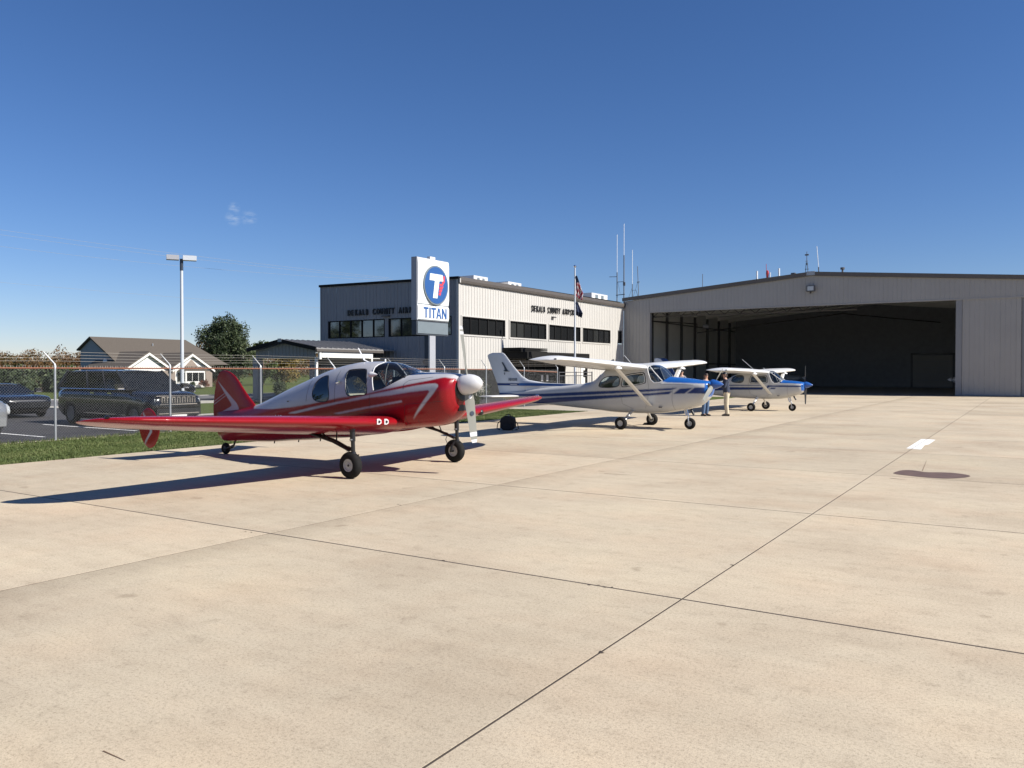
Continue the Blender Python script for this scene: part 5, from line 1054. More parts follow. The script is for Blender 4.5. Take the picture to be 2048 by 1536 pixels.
def sign_pole():
    t = thing('pylon_sign', 'tall white pylon sign with a round blue emblem and blue capitals behind the fence', 'sign', (-22.64, 28.72, 0))
    w = 1.14
    MB().box((-.30, -w - .02, 4.0), (-.02, w, 6.76)).build('cabinet', 'signside', t)
    p1 = MB().prism([(-.02, 4.72), (.02, 4.74), (.05, 5.0), (.05, 6.5), (.02, 6.72), (-.02, 6.74)], 'y', -w + .03, w - .03).build('logo_panel', 'signwhite', t)
    p2 = MB().prism([(-.02, 4.02), (.02, 4.04), (.045, 4.15), (.045, 4.58), (.02, 4.66), (-.02, 4.69)], 'y', -w + .03, w - .03).build('name_panel', 'signwhite', t)
    MB().box((-.02, -w - .02, 4.0), (.012, -w + .03, 6.76)).build('edge_trim', 'signside', t)
    MB().box((-.30, -w, 3.36), (-.03, w, 3.97)).build('lower_cabinet', 'signdark', t); MB().box((-.03, -w + .05, 3.42), (.0, w - .05, 3.93)).build('blank_panel', 'signgrey', t)  # dark frame colour, with the shade of the cabinet side put into it
    MB().box((-.22, -.16, 6.76), (-.05, .22, 6.88)).build('roof_box', 'white_enamel', t)
    b = MB().box((-.24, -.20, 0), (-.06, .24, 3.36)).build('post', 'signside', t); MB().box((-.26, -.30, 0), (-.04, -.20, 3.36)).build('post_shade_face', 'pole_blue', t)  # dark strip paints the shaded face of the post
    # round emblem
    c = (0.05, .10, 5.60); r = .88
    em = MB().cyl((c[0], c[1], c[2]), (c[0] + .05, c[1], c[2]), r, 64).build('emblem_ring', 'signgrey', p1); MB().cyl((c[0] + .05, c[1], c[2]), (c[0] + .058, c[1], c[2]), r - .06, 64).build('emblem_disc', 'bluesign', p1)
    T = [(-.50, .52), (.56, .52), (.44, .20), (.20, .20), (.02, -.56), (-.30, -.56), (-.12, .20), (-.56, .20)]
    T = [(-.46, .50), (.44, .50), (.50, .22), (.20, .20), (.06, -.58), (-.26, -.58), (-.12, .20), (-.50, .20)]
    X0, X1 = c[0] + .058, c[0] + .068
    MB().prism([(c[1] + u, c[2] + v) for u, v in T], 'x', X0, X1).build('emblem_letter', 'signwhite', p1)
    for k, pl in enumerate([[(.47, .40), (.56, .48), (.62, .42), (.60, .20), (.46, .02), (.24, -.02), (.20, .08), (.40, .10)], [(.22, -.05), (.44, -.02), (.52, .0), (.40, -.16), (.20, -.16)], [(.20, -.19), (.42, -.18), (.33, -.30), (.17, -.30)], [(.17, -.33), (.34, -.33), (.28, -.44), (.14, -.42)]]):
        MB().prism([(c[1] + u, c[2] + v) for u, v in pl], 'x', X0, X1 - .002).build('emblem_wing', 'redsign', p1)
    h_, k_ = .46, .085                              # block capitals cut from sheet
    glyph = {'T': [(0, h_), (.34, h_), (.34, h_ - k_), (.17 + k_ * .55, h_ - k_), (.17 + k_ * .55, 0), (.17 - k_ * .55, 0), (.17 - k_ * .55, h_ - k_), (0, h_ - k_)], 'I': [(0, 0), (k_ * 1.15, 0), (k_ * 1.15, h_), (0, h_)],
             'N': [(0, 0), (k_, 0), (k_, h_ * .62), (.35 - k_, 0), (.35, 0), (.35, h_), (.35 - k_, h_), (.35 - k_, h_ * .38), (k_, h_), (0, h_)],
             'A': [(0, 0), (k_ * 1.1, 0), (.125, h_ * .22), (.245, h_ * .22), (.37 - k_ * 1.1, 0), (.37, 0), (.185 + k_ * .6, h_), (.185 - k_ * .6, h_)]}
    for ch, u in zip('TITAN', (-.74, -.34, -.20, .16, .57)):
        o = MB().prism([(u + a_, 4.13 + b_) for a_, b_ in glyph[ch]], 'x', .047, .056).build('letter', 'bluesign', p2)
        if ch == 'A': MB().prism([(u + .145, 4.13 + h_ * .36), (u + .225, 4.13 + h_ * .36), (u + .185, 4.13 + h_ * .74)], 'x', .056, .058).build('letter_counter', 'signwhite', o)
def street():
    t = thing('parking_lot_lamp', 'tall white lamp post with two flat box heads in the parking lot', 'street lamp', (-37.08, 26.11, 0))
    MB().tube([(0, 0, 0), (0, 0, 6.95)], [.095, .075], 14).build('pole', 'pole_white', t, True); MB().tube([(0, 0, 6.95), (0, 0, 7.55)], .085, 12).build('pole_top', 'pole_blue', t, True)
    v = Vector((.8415, .54, 0)) ; u = Vector((.54, .8415, 0))
    for s_ in (-1, 1):
        b = MB(); a0, a1 = (.06, .72) if s_ > 0 else (.12, .72); n = Vector((-u.y, u.x, 0)) * .22
        P = [u * (s_ * a0) - n, u * (s_ * a1) - n, u * (s_ * a1) + n, u * (s_ * a0) + n]; b.add([p + Vector((0, 0, z)) for z in (7.48, 7.72) for p in P], [(3, 2, 1, 0), (4, 5, 6, 7), (0, 1, 5, 4), (1, 2, 6, 5), (2, 3, 7, 6), (3, 0, 4, 7)]); b.build('lamp_head', 'pole_white' if s_ > 0 else 'signside', t)  # one head lit white, the other darker: shade put into its colour
    t = thing('flagpole', 'tall white flagpole with a ball finial in front of the terminal', 'flagpole', (-24.7, 45.94, 0)); MB().tube([(0, 0, 0), (0, 0, 8.35)], [.075, .045], 12).build('pole', 'pole_white', t, True); MB().lathe([(.001, -.1), (.07, -.06), (.1, 0), (.07, .07), (.001, .1)], (0, 0, 8.45), 'z', 16).build('finial', 'chrome', t, True)
    def flag(name, label, z0, z1, w0, w1, colf, group='flags on the pole'):
        nu, nv = 44, 60; u = np.linspace(0, 1, nu); v = np.linspace(0, 1, nv); U, Vv = np.meshgrid(u, v, indexing='ij')
        wid = np.where(Vv < .72, w0 + (w1 - w0) * (Vv / .72), w1 * (1 - (Vv - .72) * .55)); s_ = U * wid
        fold = .09 * np.sin(U * 11 + Vv * 2.2) * U ** .5 + .05 * np.sin(U * 23 - Vv * 3)
        e = np.array([.66, .75]); n = np.array([-.75, .66])
        z = z0 + (z1 - z0) * (Vv * (.82 + .18 * U)) + (z0 - z1) * 0
        P = np.stack([.05 * e[0] + e[0] * s_ + n[0] * fold, .05 * e[1] + e[1] * s_ + n[1] * fold, z], -1).reshape(-1, 3)
        a = (np.arange(nu - 1)[:, None] * nv + np.arange(nv - 1)[None]).ravel(); F = np.stack([a, a + nv, a + nv + 1, a + 1], -1)
        o = npmesh(name, P, F, 'paint_flat', None, True, colf(U.ravel(), Vv.ravel()).astype(np.float32)); o.location = (-24.7, 45.94, 0); tag(o, label, 'flag', group); o.modifiers.new('cloth', 'SOLIDIFY').thickness = .01
    def us(u, v):
        # hanging limp: the stripes run down with the folds, canton at the head
        q = (u * 1.0 + v * .9) * 7.2; c = np.where((np.floor(q) % 2 == 0)[:, None], np.array([.34, .035, .055]), np.array([.62, .60, .60])); k = v < .36 - .12 * u; c[k] = (.02, .03, .085)
        st = k & (np.sin(u * 60) * np.sin(v * 70) > .75); c[st] = (.5, .5, .55); return c
    flag('flag', 'limp stars and stripes flag hanging at the top of the pole', 7.85, 6.25, .04, .52, us)
    flag('flag', 'dark blue black flag hanging below the striped flag', 6.18, 5.15, .08, .50, lambda u, v: np.where((v > .70)[:, None], np.array([.03, .035, .055]), np.array([.10, .12, .20])))
    # overhead wires: far off, sagging from the left edge to behind the terminal
    for i, (pa, pb, sag) in enumerate([((-83.8, 17.5, 15.9), (-44.0, 50, 9.3), .5), ((-83.8, 18.2, 15.3), (-44.0, 50.5, 9.2), .5), ((-83.8, 18.2, 14.5), (-44.0, 50.5, 9.1), .9), ((-83.8, 18.2, 10.6), (-44.0, 50.5, 6.5), .3)]):
        A_, B_ = Vector(pa), Vector(pb); P = [A_.lerp(B_, f) - Vector((0, 0, sag * 4 * f * (1 - f))) for f in np.linspace(0, 1, 20)]
        o = MB().tube(P, .0095, 4).build('power_line', 'wire_sky'); tag(o, ['topmost overhead wire sagging down to the terminal roof', 'second overhead wire just under the topmost one', 'third overhead wire sagging furthest of the upper three', 'lone lowest overhead wire ending at the terminal side wall'][i], 'cable', 'overhead wires')
    # flight bag
    t = thing('flight_bag', 'black upright flight bag with side straps on the concrete behind the blue striped plane', 'bag', (-13.17, 20.30, 0), R(20))
    b = MB(); b.prism(smoothpoly([(-.22, .0), (.22, .0), (.21, .33), (.15, .40), (-.15, .40), (-.21, .33)], 1), 'y', -.14, .14); b.build('bag_body', 'bag', t, True)
    MB().prism(smoothpoly([(-.16, .05), (.16, .05), (.15, .22), (-.15, .22)], 1), 'y', -.19, -.13).build('front_pocket', 'bag', t, True)
    MB().tube([(-.08, 0, .39), (-.07, 0, .46), (.07, 0, .46), (.08, 0, .39)], .014, 6).build('carry_handle', 'bag', t, True); MB().cyl((.0, -.02, .41), (.0, .02, .43), .022, 8).build('buckle', 'chrome', t)
    for s_ in (-1, 1): MB().tube([(s_ * .20, -.05, .30), (s_ * .30, -.06, .20), (s_ * .33, -.05, .05), (s_ * .24, -.05, .015)], .015, 6).build('strap', 'bag', t, True)
    MB().prism([(-.15, .33), (.15, .33), (.11, .42), (-.11, .42)], 'y', -.10, .10).build('top_flap', 'bag', t)
    for x, y, lb in ((-10.25, 22.45, 'wheel chock'), ):
        pass
    c = MB().prism([(-.10, 0), (.10, 0), (.03, .07), (-.03, .07)], 'y', -.13, .13).build('wheel_chock', 'black'); c.location = (-10.62, 24.72, .004); tag(c, 'black rubber chock behind the far main wheel of the middle plane', 'chock')
# ================================================================ vehicles, house, plants, people
MAT['shade_grey_siding'] = M('shade grey siding', (.215, .222, .235), .5, var=.05, scale=.6)  # grey that carries the shade of the terminal end wall and shelter gable
def car(name, label, cat, loc, rz, paint, L, H, hood, suv=True, grille=True, chrome='chrome', plate=True, bigeye=False, group='vehicles in the parking lot'):
    """car facing +x; H roof height, hood height"""
    t = thing(name, label, cat, loc, rz, group); W2 = .97 if suv else .92; f = L / 2; belt = hood + .04; gc = .24
    n_ = f - (1.30 if suv else 1.75)          # base of the windscreen
    gl = .17 if suv else .15
    st = [(-f, .45, belt - .06, W2 * .80, .75, 5, 5), (-f + .08, .36, belt, W2 * .93, .75, 5, 5), (-f + .5, gl, belt + .02, W2 * .99, .75, 5, 5), (0, gl, belt + .01, W2, .75, 5, 5), (n_ , gl, belt, W2, .75, 5, 5), (n_ + .35, gl, hood + .02, W2, .72, 5, 5), (f - .45, gl, hood - .02, W2 * .97, .7, 4.5, 5), (f - .14, .3, hood - .08, W2 * .90, .68, 4.5, 5), (f - .03, .33, hood - .16, W2 * .84, .66, 4.5, 5), (f, .38, hood - .22, W2 * .80, .66, 4, 4)]
    me = Fus(st)
    G = me.grid(.09, 44); m, n = G.shape[:2]; V = G.reshape(-1, 3); a = np.arange(m - 1)[:, None] * n + np.arange(n)[None]; b = np.arange(m - 1)[:, None] * n + (np.arange(n)[None] + 1) % n
    F = np.stack([a, b, b + n, a + n], -1).reshape(-1, 4)
    cen = V[F].mean(1); wx = (f - .92, -f + .98); r = .37 if suv else .33
    arch = np.zeros(len(F), bool)
    for x in wx: arch |= (np.hypot(cen[:, 0] - x, cen[:, 2] - r) < r * 1.14) & (np.abs(cen[:, 1]) > W2 * .55)
    F = F[~arch]; V = np.vstack([V, G[0].mean(0), G[-1].mean(0)]); k = np.arange(n)
    T = np.vstack([F[:, [0, 1, 2]], F[:, [0, 2, 3]], np.stack([k, (k + 1) % n, np.full(n, m * n)], -1), np.stack([(m - 1) * n + k, (m - 1) * n + (k + 1) % n, np.full(n, m * n + 1)], -1)])
    body = npmesh('body', V, T, paint, t, True)
    MB().box((-f + .3, -W2 * .8, .3), (f - .3, W2 * .8, .8)).build('underbody', 'black', t)
    # greenhouse: roof skin, glass all round, pillars
    rb, re = (-f + .12, -f + .55) if suv else (-f + .75, -f + 1.75); rs = n_ - (.85 if suv else .85)
    base = [(rb, belt), (n_ + .05, belt)]; w0, w1 = W2 * .94, W2 * (.80 if suv else .72); zt = H - .05
    top = [(re, zt - (.0 if suv else .05)), (rs, zt)]
    vs = []
    for (x, z), w in ((base[0], w0), (base[1], w0), (top[1], w1), (top[0], w1)): vs += [(x, -w, z), (x, w, z)]
    g = MB().add(vs, [(0, 2, 4, 6), (1, 7, 5, 3), (2, 3, 5, 4), (0, 6, 7, 1)]); g.build('glass', 'carglass', t)
    rf = MB(); rows = []
    for u in np.linspace(0, 1, 9):
        x = re - .04 + (rs - re + .10) * u; zc = zt + .05 * math.sin(math.pi * min(1, .15 + u * .8)); 
        for y in np.linspace(-1, 1, 7): rows.append((x, y * (w1 + .01), zc - .05 * y ** 4))
    fs = [(i * 7 + j, (i + 1) * 7 + j, (i + 1) * 7 + j + 1, i * 7 + j + 1) for i in range(8) for j in range(6)]; rf.add(rows, fs); ro = rf.build('roof', paint, t, True); ro.modifiers.new('skin', 'SOLIDIFY').thickness = .04
    for s_ in (-1, 1):
        b = MB()
        for (xa, za), (xb, zb), wd in ((base[1], top[1], .06), (base[0], top[0], .09), ((n_ - 1.25, belt), (rs - .85, zt), .05), ((n_ - 2.35, belt), (max(re + .3, rs - 1.85), zt), .06)):
            b.tube([(xa, s_ * w0 * 1.003, za - .02), ((xa + xb) / 2, s_ * (w0 + w1) / 2 * 1.008, (za + zb) / 2), (xb, s_ * w1 * 1.003, zb + .01)], wd * .5, 6); b.build('pillar', 'black' if suv else paint, t, True); b = MB()

        if suv: MB().tube([(re + .2, s_ * w1 * .92, zt + .07), (rs - .2, s_ * w1 * .92, zt + .09)], .018, 6).build('roof_rail', 'black', t)
        MB().tube([(rb + .2, s_ * (w0 + .035), belt + .01), (n_, s_ * (w0 + .035), belt + .01)], .012, 5).build('belt_trim', chrome, t)
        h = MB().box((n_ - .18, s_ * (W2 + .16) - .10, belt + .02), (n_ + .0, s_ * (W2 + .16) + .10, belt + .19)); h.tube([(n_ - .1, s_ * W2 * .9, belt + .04), (n_ - .1, s_ * (W2 + .1), belt + .06)], .03, 6); mo = h.build('mirror', paint, t); MB().box((n_ - .02, s_ * (W2 + .16) - .10, belt + .02), (n_ + .015, s_ * (W2 + .16) + .10, belt + .06)).build('mirror_trim', chrome, mo)
        for x in (n_ - .95, n_ - 2.0): MB().box((x - .11, s_ * W2 - .012, belt - .14), (x + .11, s_ * W2 + .02, belt - .10)).build('door_handle', chrome, t)
        for x in wx:
            w = wheel(t, (x, s_ * (W2 - .13), r), r, .24, 'dark_steel', .66)
        q = MB(); z1 = hood - .17; q.prism([(f - .36, z1 - .02), (f - .05, z1 - .06), (f - .01, z1 - .20), (f - .30, z1 - .18)], 'y', *sorted((s_ * W2 * .80, s_ * W2 * .62))); 
        if bigeye: q = MB().prism(smoothpoly([(f - .60, .70), (f - .16, .66), (f - .08, .74), (f - .14, .93), (f - .55, .99)], 1), 'y', *sorted((s_ * W2 * .945, s_ * W2 * .52)))
        q.build('headlight', 'lamp_glass', t, True)
        MB().box((f - .06, min(s_ * .55, s_ * .72), .42), (f + .01, max(s_ * .55, s_ * .72), .50)).build('fog_lamp', 'lamp_glass', t)
    if grille:
        gr = MB().box((f - .05, -W2 * .62, hood - .38), (f + .012, W2 * .62, hood - .16)).build('grille', 'black', t)
        for k in range(7):
            y = -W2 * .54 + k * W2 * .18; MB().box((f + .012, y - .055, hood - .36), (f + .028, y - .035, hood - .18)).build('grille_bar', chrome, gr); MB().box((f + .012, y + .035, hood - .36), (f + .028, y + .055, hood - .18)).build('grille_bar', chrome, gr); MB().box((f + .012, y - .05, hood - .20), (f + .03, y + .05, hood - .17)).build('grille_bar', chrome, gr)
        MB().box((f - .02, -W2 * .78, hood - .15), (f + .03, W2 * .78, hood - .13)).build('grille_trim', chrome, gr); MB().box((f - .02, -W2 * .66, hood - .42), (f + .035, W2 * .66, hood - .395)).build('grille_trim', chrome, gr)
    bp = MB().box((f - .06, -W2 * .78, .40), (f + .05, W2 * .78, .62)).build('bumper', 'black' if grille else paint, t); grille and MB().box((f + .05, -W2 * .72, .46), (f + .062, W2 * .72, .485)).build('bumper_trim', chrome, bp); plate and MB().box((f + .05, -.26, .30 if grille else .5), (f + .066, .26, .43 if grille else .61)).build('number_plate', 'house_white', bp)
    for s_ in (-1, 1): MB().box((-f - .01, s_ * W2 * .72 - .1, belt - .3), (-f + .05, s_ * W2 * .72 + .1, belt - .12)).build('tail_lamp', 'antenna_red', t)
    return t
def quads(P, size, g, flat=.5):
    """leaf-sized squares at random tilts about points P"""
    n = len(P); a = g.normal(0, 1, (n, 3)); a /= np.linalg.norm(a, axis=1)[:, None]; b = np.cross(a, g.normal(0, 1, (n, 3))); b /= np.linalg.norm(b, axis=1)[:, None]
    s = (size * g.uniform(.6, 1.3, n))[:, None]; V = np.stack([P - a * s, P + b * s * flat, P + a * s, P - b * s * flat], 1).reshape(-1, 3)
    return V, np.arange(4 * n).reshape(-1, 4)
def crown(clumps, per, size, g, shell=.55, jit=.18):
    """points spread through the outer shells of many clumps; tone follows each clump and each leaf"""
    P = []; T = []
    for (c, r) in clumps:
        d = g.normal(0, 1, (per, 3)); d /= np.linalg.norm(d, axis=1)[:, None]; q = d * (shell + (1 - shell) * g.random((per, 1))) * np.array(r) * (1 + jit * g.normal(0, 1, (per, 1)))
        P.append(np.array(c) + q); T.append(np.clip(g.normal(.5, .16) + g.normal(0, .17, per), 0, 1))
    P = np.concatenate(P); T = np.concatenate(T); V, F = quads(P, size, g); return V, F, np.repeat(T, 4).astype(np.float32)
def tree(label, loc, h, w, mat, seed, clumps=26, per=260, leaf=.16, bark='bark', group=None, trunk=.2, spiky=False, name='tree', low=.28):
    g = np.random.default_rng(seed); t = thing(name, label, 'tree', loc, 0, group)
    cl = []
    for k in range(clumps):
        a = g.uniform(0, 2 * np.pi); z = h * (low + (.90 - low) * g.random()); q = (z / h - low) / (1 - low); prof = (math.sin(math.pi * min(1, .12 + q * .86))) ** .7 if not spiky else (1 - q) ** .6 * min(1, .45 + q * 3)
        rr = w / 2 * prof * math.sqrt(g.random()) * .85; s = w * g.uniform(.11, .20) * (1 - .35 * q); cl.append(((rr * math.cos(a), rr * math.sin(a), z), (s, s, s * (1.5 if spiky else 1.1))))
    V, F, T = crown(cl, per, leaf, g); npmesh('crown', V, F, mat, t, False, T, 'tone')
    b = MB(); b.tube([(0, 0, -.1), (.03 * h * g.normal(), .02 * h * g.normal(), h * .4), (.0, .0, h * .8)], [trunk, trunk * .6, trunk * .15], 9)
    for c, r in cl[:14]:
        z0 = h * g.uniform(low * .6, .5); b.tube([(0, 0, z0), (c[0] * .5, c[1] * .5, (z0 + c[2]) / 2 + .1), c], [trunk * .35, trunk * .2, trunk * .06], 5)
    b.build('trunk', bark, t, True); return t
def shrub(name, label, loc, h, w, mat, seed, per=220, clumps=7, leaf=.06, cat='shrub', group=None):
    g = np.random.default_rng(seed); t = thing(name, label, cat, loc, 0, group); cl = []
    for k in range(clumps):
        a = g.uniform(0, 2 * np.pi); rr = w * .32 * math.sqrt(g.random()); cl.append(((rr * math.cos(a), rr * math.sin(a), h * g.uniform(.3, .72)), (w * .22, w * .22, h * .3)))
    V, F, T = crown(cl, per, leaf, g, .4); npmesh('foliage', V, F, mat, t, False, T, 'tone')
    b = MB()
    for k in range(6): a = g.uniform(0, 6.28); b.tube([(0, 0, 0), (w * .2 * math.cos(a), w * .2 * math.sin(a), h * .6)], [.02, .006], 5)
    b.build('stem', 'bark', t); return t
def plume_grass(label, loc, h, w, seed, group):
    g = np.random.default_rng(seed); t = thing('ornamental_grass', label, 'plant', loc, 0, group)
    n = 420; a = g.uniform(0, 6.28, n); l = h * g.uniform(.5, .85, n); sp = w / 2 * g.random(n); base = np.stack([.12 * g.normal(0, 1, n), .12 * g.normal(0, 1, n), np.zeros(n)], -1); tip = np.stack([np.cos(a) * sp, np.sin(a) * sp, l], -1); wv = np.stack([-np.sin(a), np.cos(a), np.zeros(n)], -1) * .012
    V = np.stack([base - wv, base + wv, tip], 1).reshape(-1, 3); npmesh('blades', V, np.arange(3 * n).reshape(-1, 3), 'leaf_mid', t, False, np.repeat(g.random(n), 3).astype(np.float32), 'tone')
    k = 90; a = g.uniform(0, 6.28, k); r_ = w / 2 * np.sqrt(g.random(k)); P = []
    for i in range(k):
        c = np.array([math.cos(a[i]) * r_[i], math.sin(a[i]) * r_[i], h * g.uniform(.62, 1.0)]); P.append(c + g.normal(0, 1, (14, 3)) * np.array([.025, .025, .085]))
    V, F = quads(np.concatenate(P), .03, g, .5); npmesh('plumes', V, F, 'plume', t, False, np.repeat(np.clip(g.normal(.6, .25, len(F)), 0, 1), 4).astype(np.float32), 'tone')
def house():
    t = thing('house', 'grey ranch house with brown shingle roof and two white front gables behind the lot', 'house', (-77.9, 47.46, 0))
    L, dp = 11.2, -6.8                                   # along y, back along -x ; front wall at x = 0
    ex, rx, bx = 0.0, -4.69, -6.8
    MB().prism([(0, 0), (0, 2.5), (rx, 5.1), (bx, 3.98), (bx, 0)], 'y', 0, L).build('wall', 'house_grey', t)
    for k in range(11): MB().box((bx - .01, -.012, .3 + k * .34), (-.0 if k < 6 else -max(0, (k * .34 + .3 - 2.5) * 1.80) - .1, .0, .315 + k * .34)).build('lap_board', 'house_grey', t)
    b = MB(); b.prism([(.45, 2.30), (rx, 5.16), (rx, 5.32), (.47, 2.44)], 'y', -.25, L + .0); b.prism([(rx, 5.16), (bx - .3, 3.86), (bx - .3, 4.02), (rx, 5.32)], 'y', -.25, L); rf = b.build('roof', 'roof_shingle', t)
    b = MB(); b.prism([(rx, 5.16), (.2, 2.40), (.2, 2.40), (rx, 5.16)], 'y', L, L + 1.6)
    hip = MB().add([(rx, L, 5.30), (.45, L, 2.42), (.45, L + 1.9, 2.42), (bx - .2, L, 4.0), (bx - .2, L + 1.9, 2.42)], [(0, 1, 2), (0, 2, 4), (0, 4, 3)]).build('hip_roof', 'roof_shingle', t)
    MB().cyl((-3.2, 6.0, 4.2), (-3.2, 6.0, 4.75), .07, 8).build('vent_pipe', 'steel', rf)
    def front(yc, hw, zp, fx, nm):
        ze = 1.83
        w = MB().prism([(yc - hw + .15, 0), (yc + hw - .15, 0), (yc + hw - .15, ze), (yc, zp - .1), (yc - hw + .15, ze)], 'x', -1.0, fx).build('front_gable', 'house_white', t)
        b = MB()
        for s_ in (-1, 1): b.prism([(yc, zp + .06), (yc + s_ * (hw + .12), ze - .10), (yc + s_ * (hw + .12), ze + .10), (yc, zp + .24)], 'x', -4.0, fx + .28)
        r = b.build('gable_roof', 'roof_shingle', t)
        b = MB()
        for s_ in (-1, 1): b.prism([(yc, zp - .16), (yc + s_ * (hw + .14), ze - .24), (yc + s_ * (hw + .14), ze - .02), (yc, zp + .08)], 'x', fx + .28, fx + .33)
        b.build('barge_board', 'house_white', r); return w
    w1 = front(1.33, 2.6, 3.49, 3.05, 'garage'); w2 = front(6.30, 2.62, 3.46, 3.05, 'bay')
    d = MB().box((3.06, -.3, 0), (3.10, 2.5, 1.62)).build('garage_door', 'house_white', w1)
    for k in range(3): MB().box((3.10, -.28, .38 + k * .40), (3.112, 2.48, .395 + k * .40)).build('panel_joint', 'signgrey', d)
    MB().box((3.06, 2.62, 0), (3.16, 3.62, 1.75)).build('brick_pier', 'brick', w1); MB().box((3.06, -1.2, 0), (3.16, -.35, 1.75)).build('brick_pier', 'brick', w1); MB().box((3.16, 3.0, 1.05), (3.26, 3.16, 1.35)).build('porch_lamp', 'black', w1)
    MB().box((3.06, 3.75, 0), (3.16, 4.35, 1.75)).build('brick_pier', 'brick', w2); MB().box((3.06, 8.05, 0), (3.16, 8.85, 1.75)).build('brick_pier', 'brick', w2)
    MB().prism([(5.35, 2.05), (7.3, 2.05), (6.32, 2.95)], 'x', 3.06, 3.10).build('gable_brick', 'brick', w2); MB().prism([(4.6, 1.72), (8.0, 1.72), (7.2, 2.2), (5.4, 2.2)], 'x', 3.06, 3.75).build('bay_roof', 'roof_shingle', w2)
    bay = MB().prism([(3.05, 4.6), (3.75, 5.15), (3.75, 7.5), (3.05, 8.0)], 'z', 0, 1.72).build('bay', 'house_white', w2)
    for ya, yb in ((5.30, 5.92), (5.98, 6.66), (6.72, 7.36)):
        f = MB().box((3.755, ya, .66), (3.77, yb, 1.56)).build('bay_window', 'glass_lit', bay)
    q = MB().add([(3.74, 5.10, .66), (3.14, 4.64, .66), (3.14, 4.64, 1.56), (3.74, 5.10, 1.56)], [(0, 1, 2, 3)]); q = q.build('bay_window', 'glass_lit', bay); q.location = (.01, -.015, 0)
    MB().lathe([(.001, 0), (.25, .05), (.42, .14)], (-1.9, -.35, 2.6), 'y', 20).build('satellite_dish', 'house_white', t, True)
def town():
    house()
    for i, (x, y, w, d, h, m, rm, lb) in enumerate([(-94.5, 52.2, 4.0, 4.2, 2.3, 'barn_tan', 'barn_tan', 'far low building with a pale tan roof left of the grey house'), (-116, 56.2, 5.0, 5.0, 1.9, 'brick', 'brick', 'far brown roofed house at the left edge behind dark trees')]):
        t = thing('far_house', lb, 'house', (x, y, -.3)); MB().box((-w / 2, -d / 2, 0), (w / 2, d / 2, h * .62)).build('wall', m, t)
        b = MB(); b.prism([(w / 2 + .3, h * .55), (w / 2 + .3, h * .62), (0, h), (-w / 2 - .3, h * .62), (-w / 2 - .3, h * .55)], 'y', -d / 2 - .3, d / 2 + .3); r = b.build('roof', 'roof_shingle' if i else 'barn_tan', t)
        MB().box((w / 4, -.5, h * .72), (w / 4 + .5, .8, h * .95)).build('dormer', 'barn_tan' if i == 0 else 'brick', r); MB().box((w / 2, -1, .6), (w / 2 + .03, 1, 1.4)).build('window', 'glass_lit', t)
    car('sport_utility_vehicle', 'large black sport utility vehicle with chrome grille, nose to the fence', 'car', (-25.45, 15.85, -.03), R(-2), 'carpaint_black', 5.75, 1.84, 1.16)
    car('sedan', 'low dark car with chrome lamps between the black vehicle and the silver one', 'car', (-34.3, 16.1, -.03), R(-4), 'carpaint_navy', 4.7, 1.30, .88, False, False, 'dark_steel', False)
    car('silver_car', 'silver car cut by the left edge, big clear headlight showing through the mesh', 'car', (-24.3, 9.55, -.03), R(0), 'carpaint_silver', 4.9, 1.7, 1.14, True, False, 'chrome', False, bigeye=True)
    car('parked_car', 'dark car parked far off beside the lamp post, seen over the black bonnet', 'car', (-47.5, 31.6, -.05), R(90), 'carpaint_navy', 4.6, 1.42, .95, False)
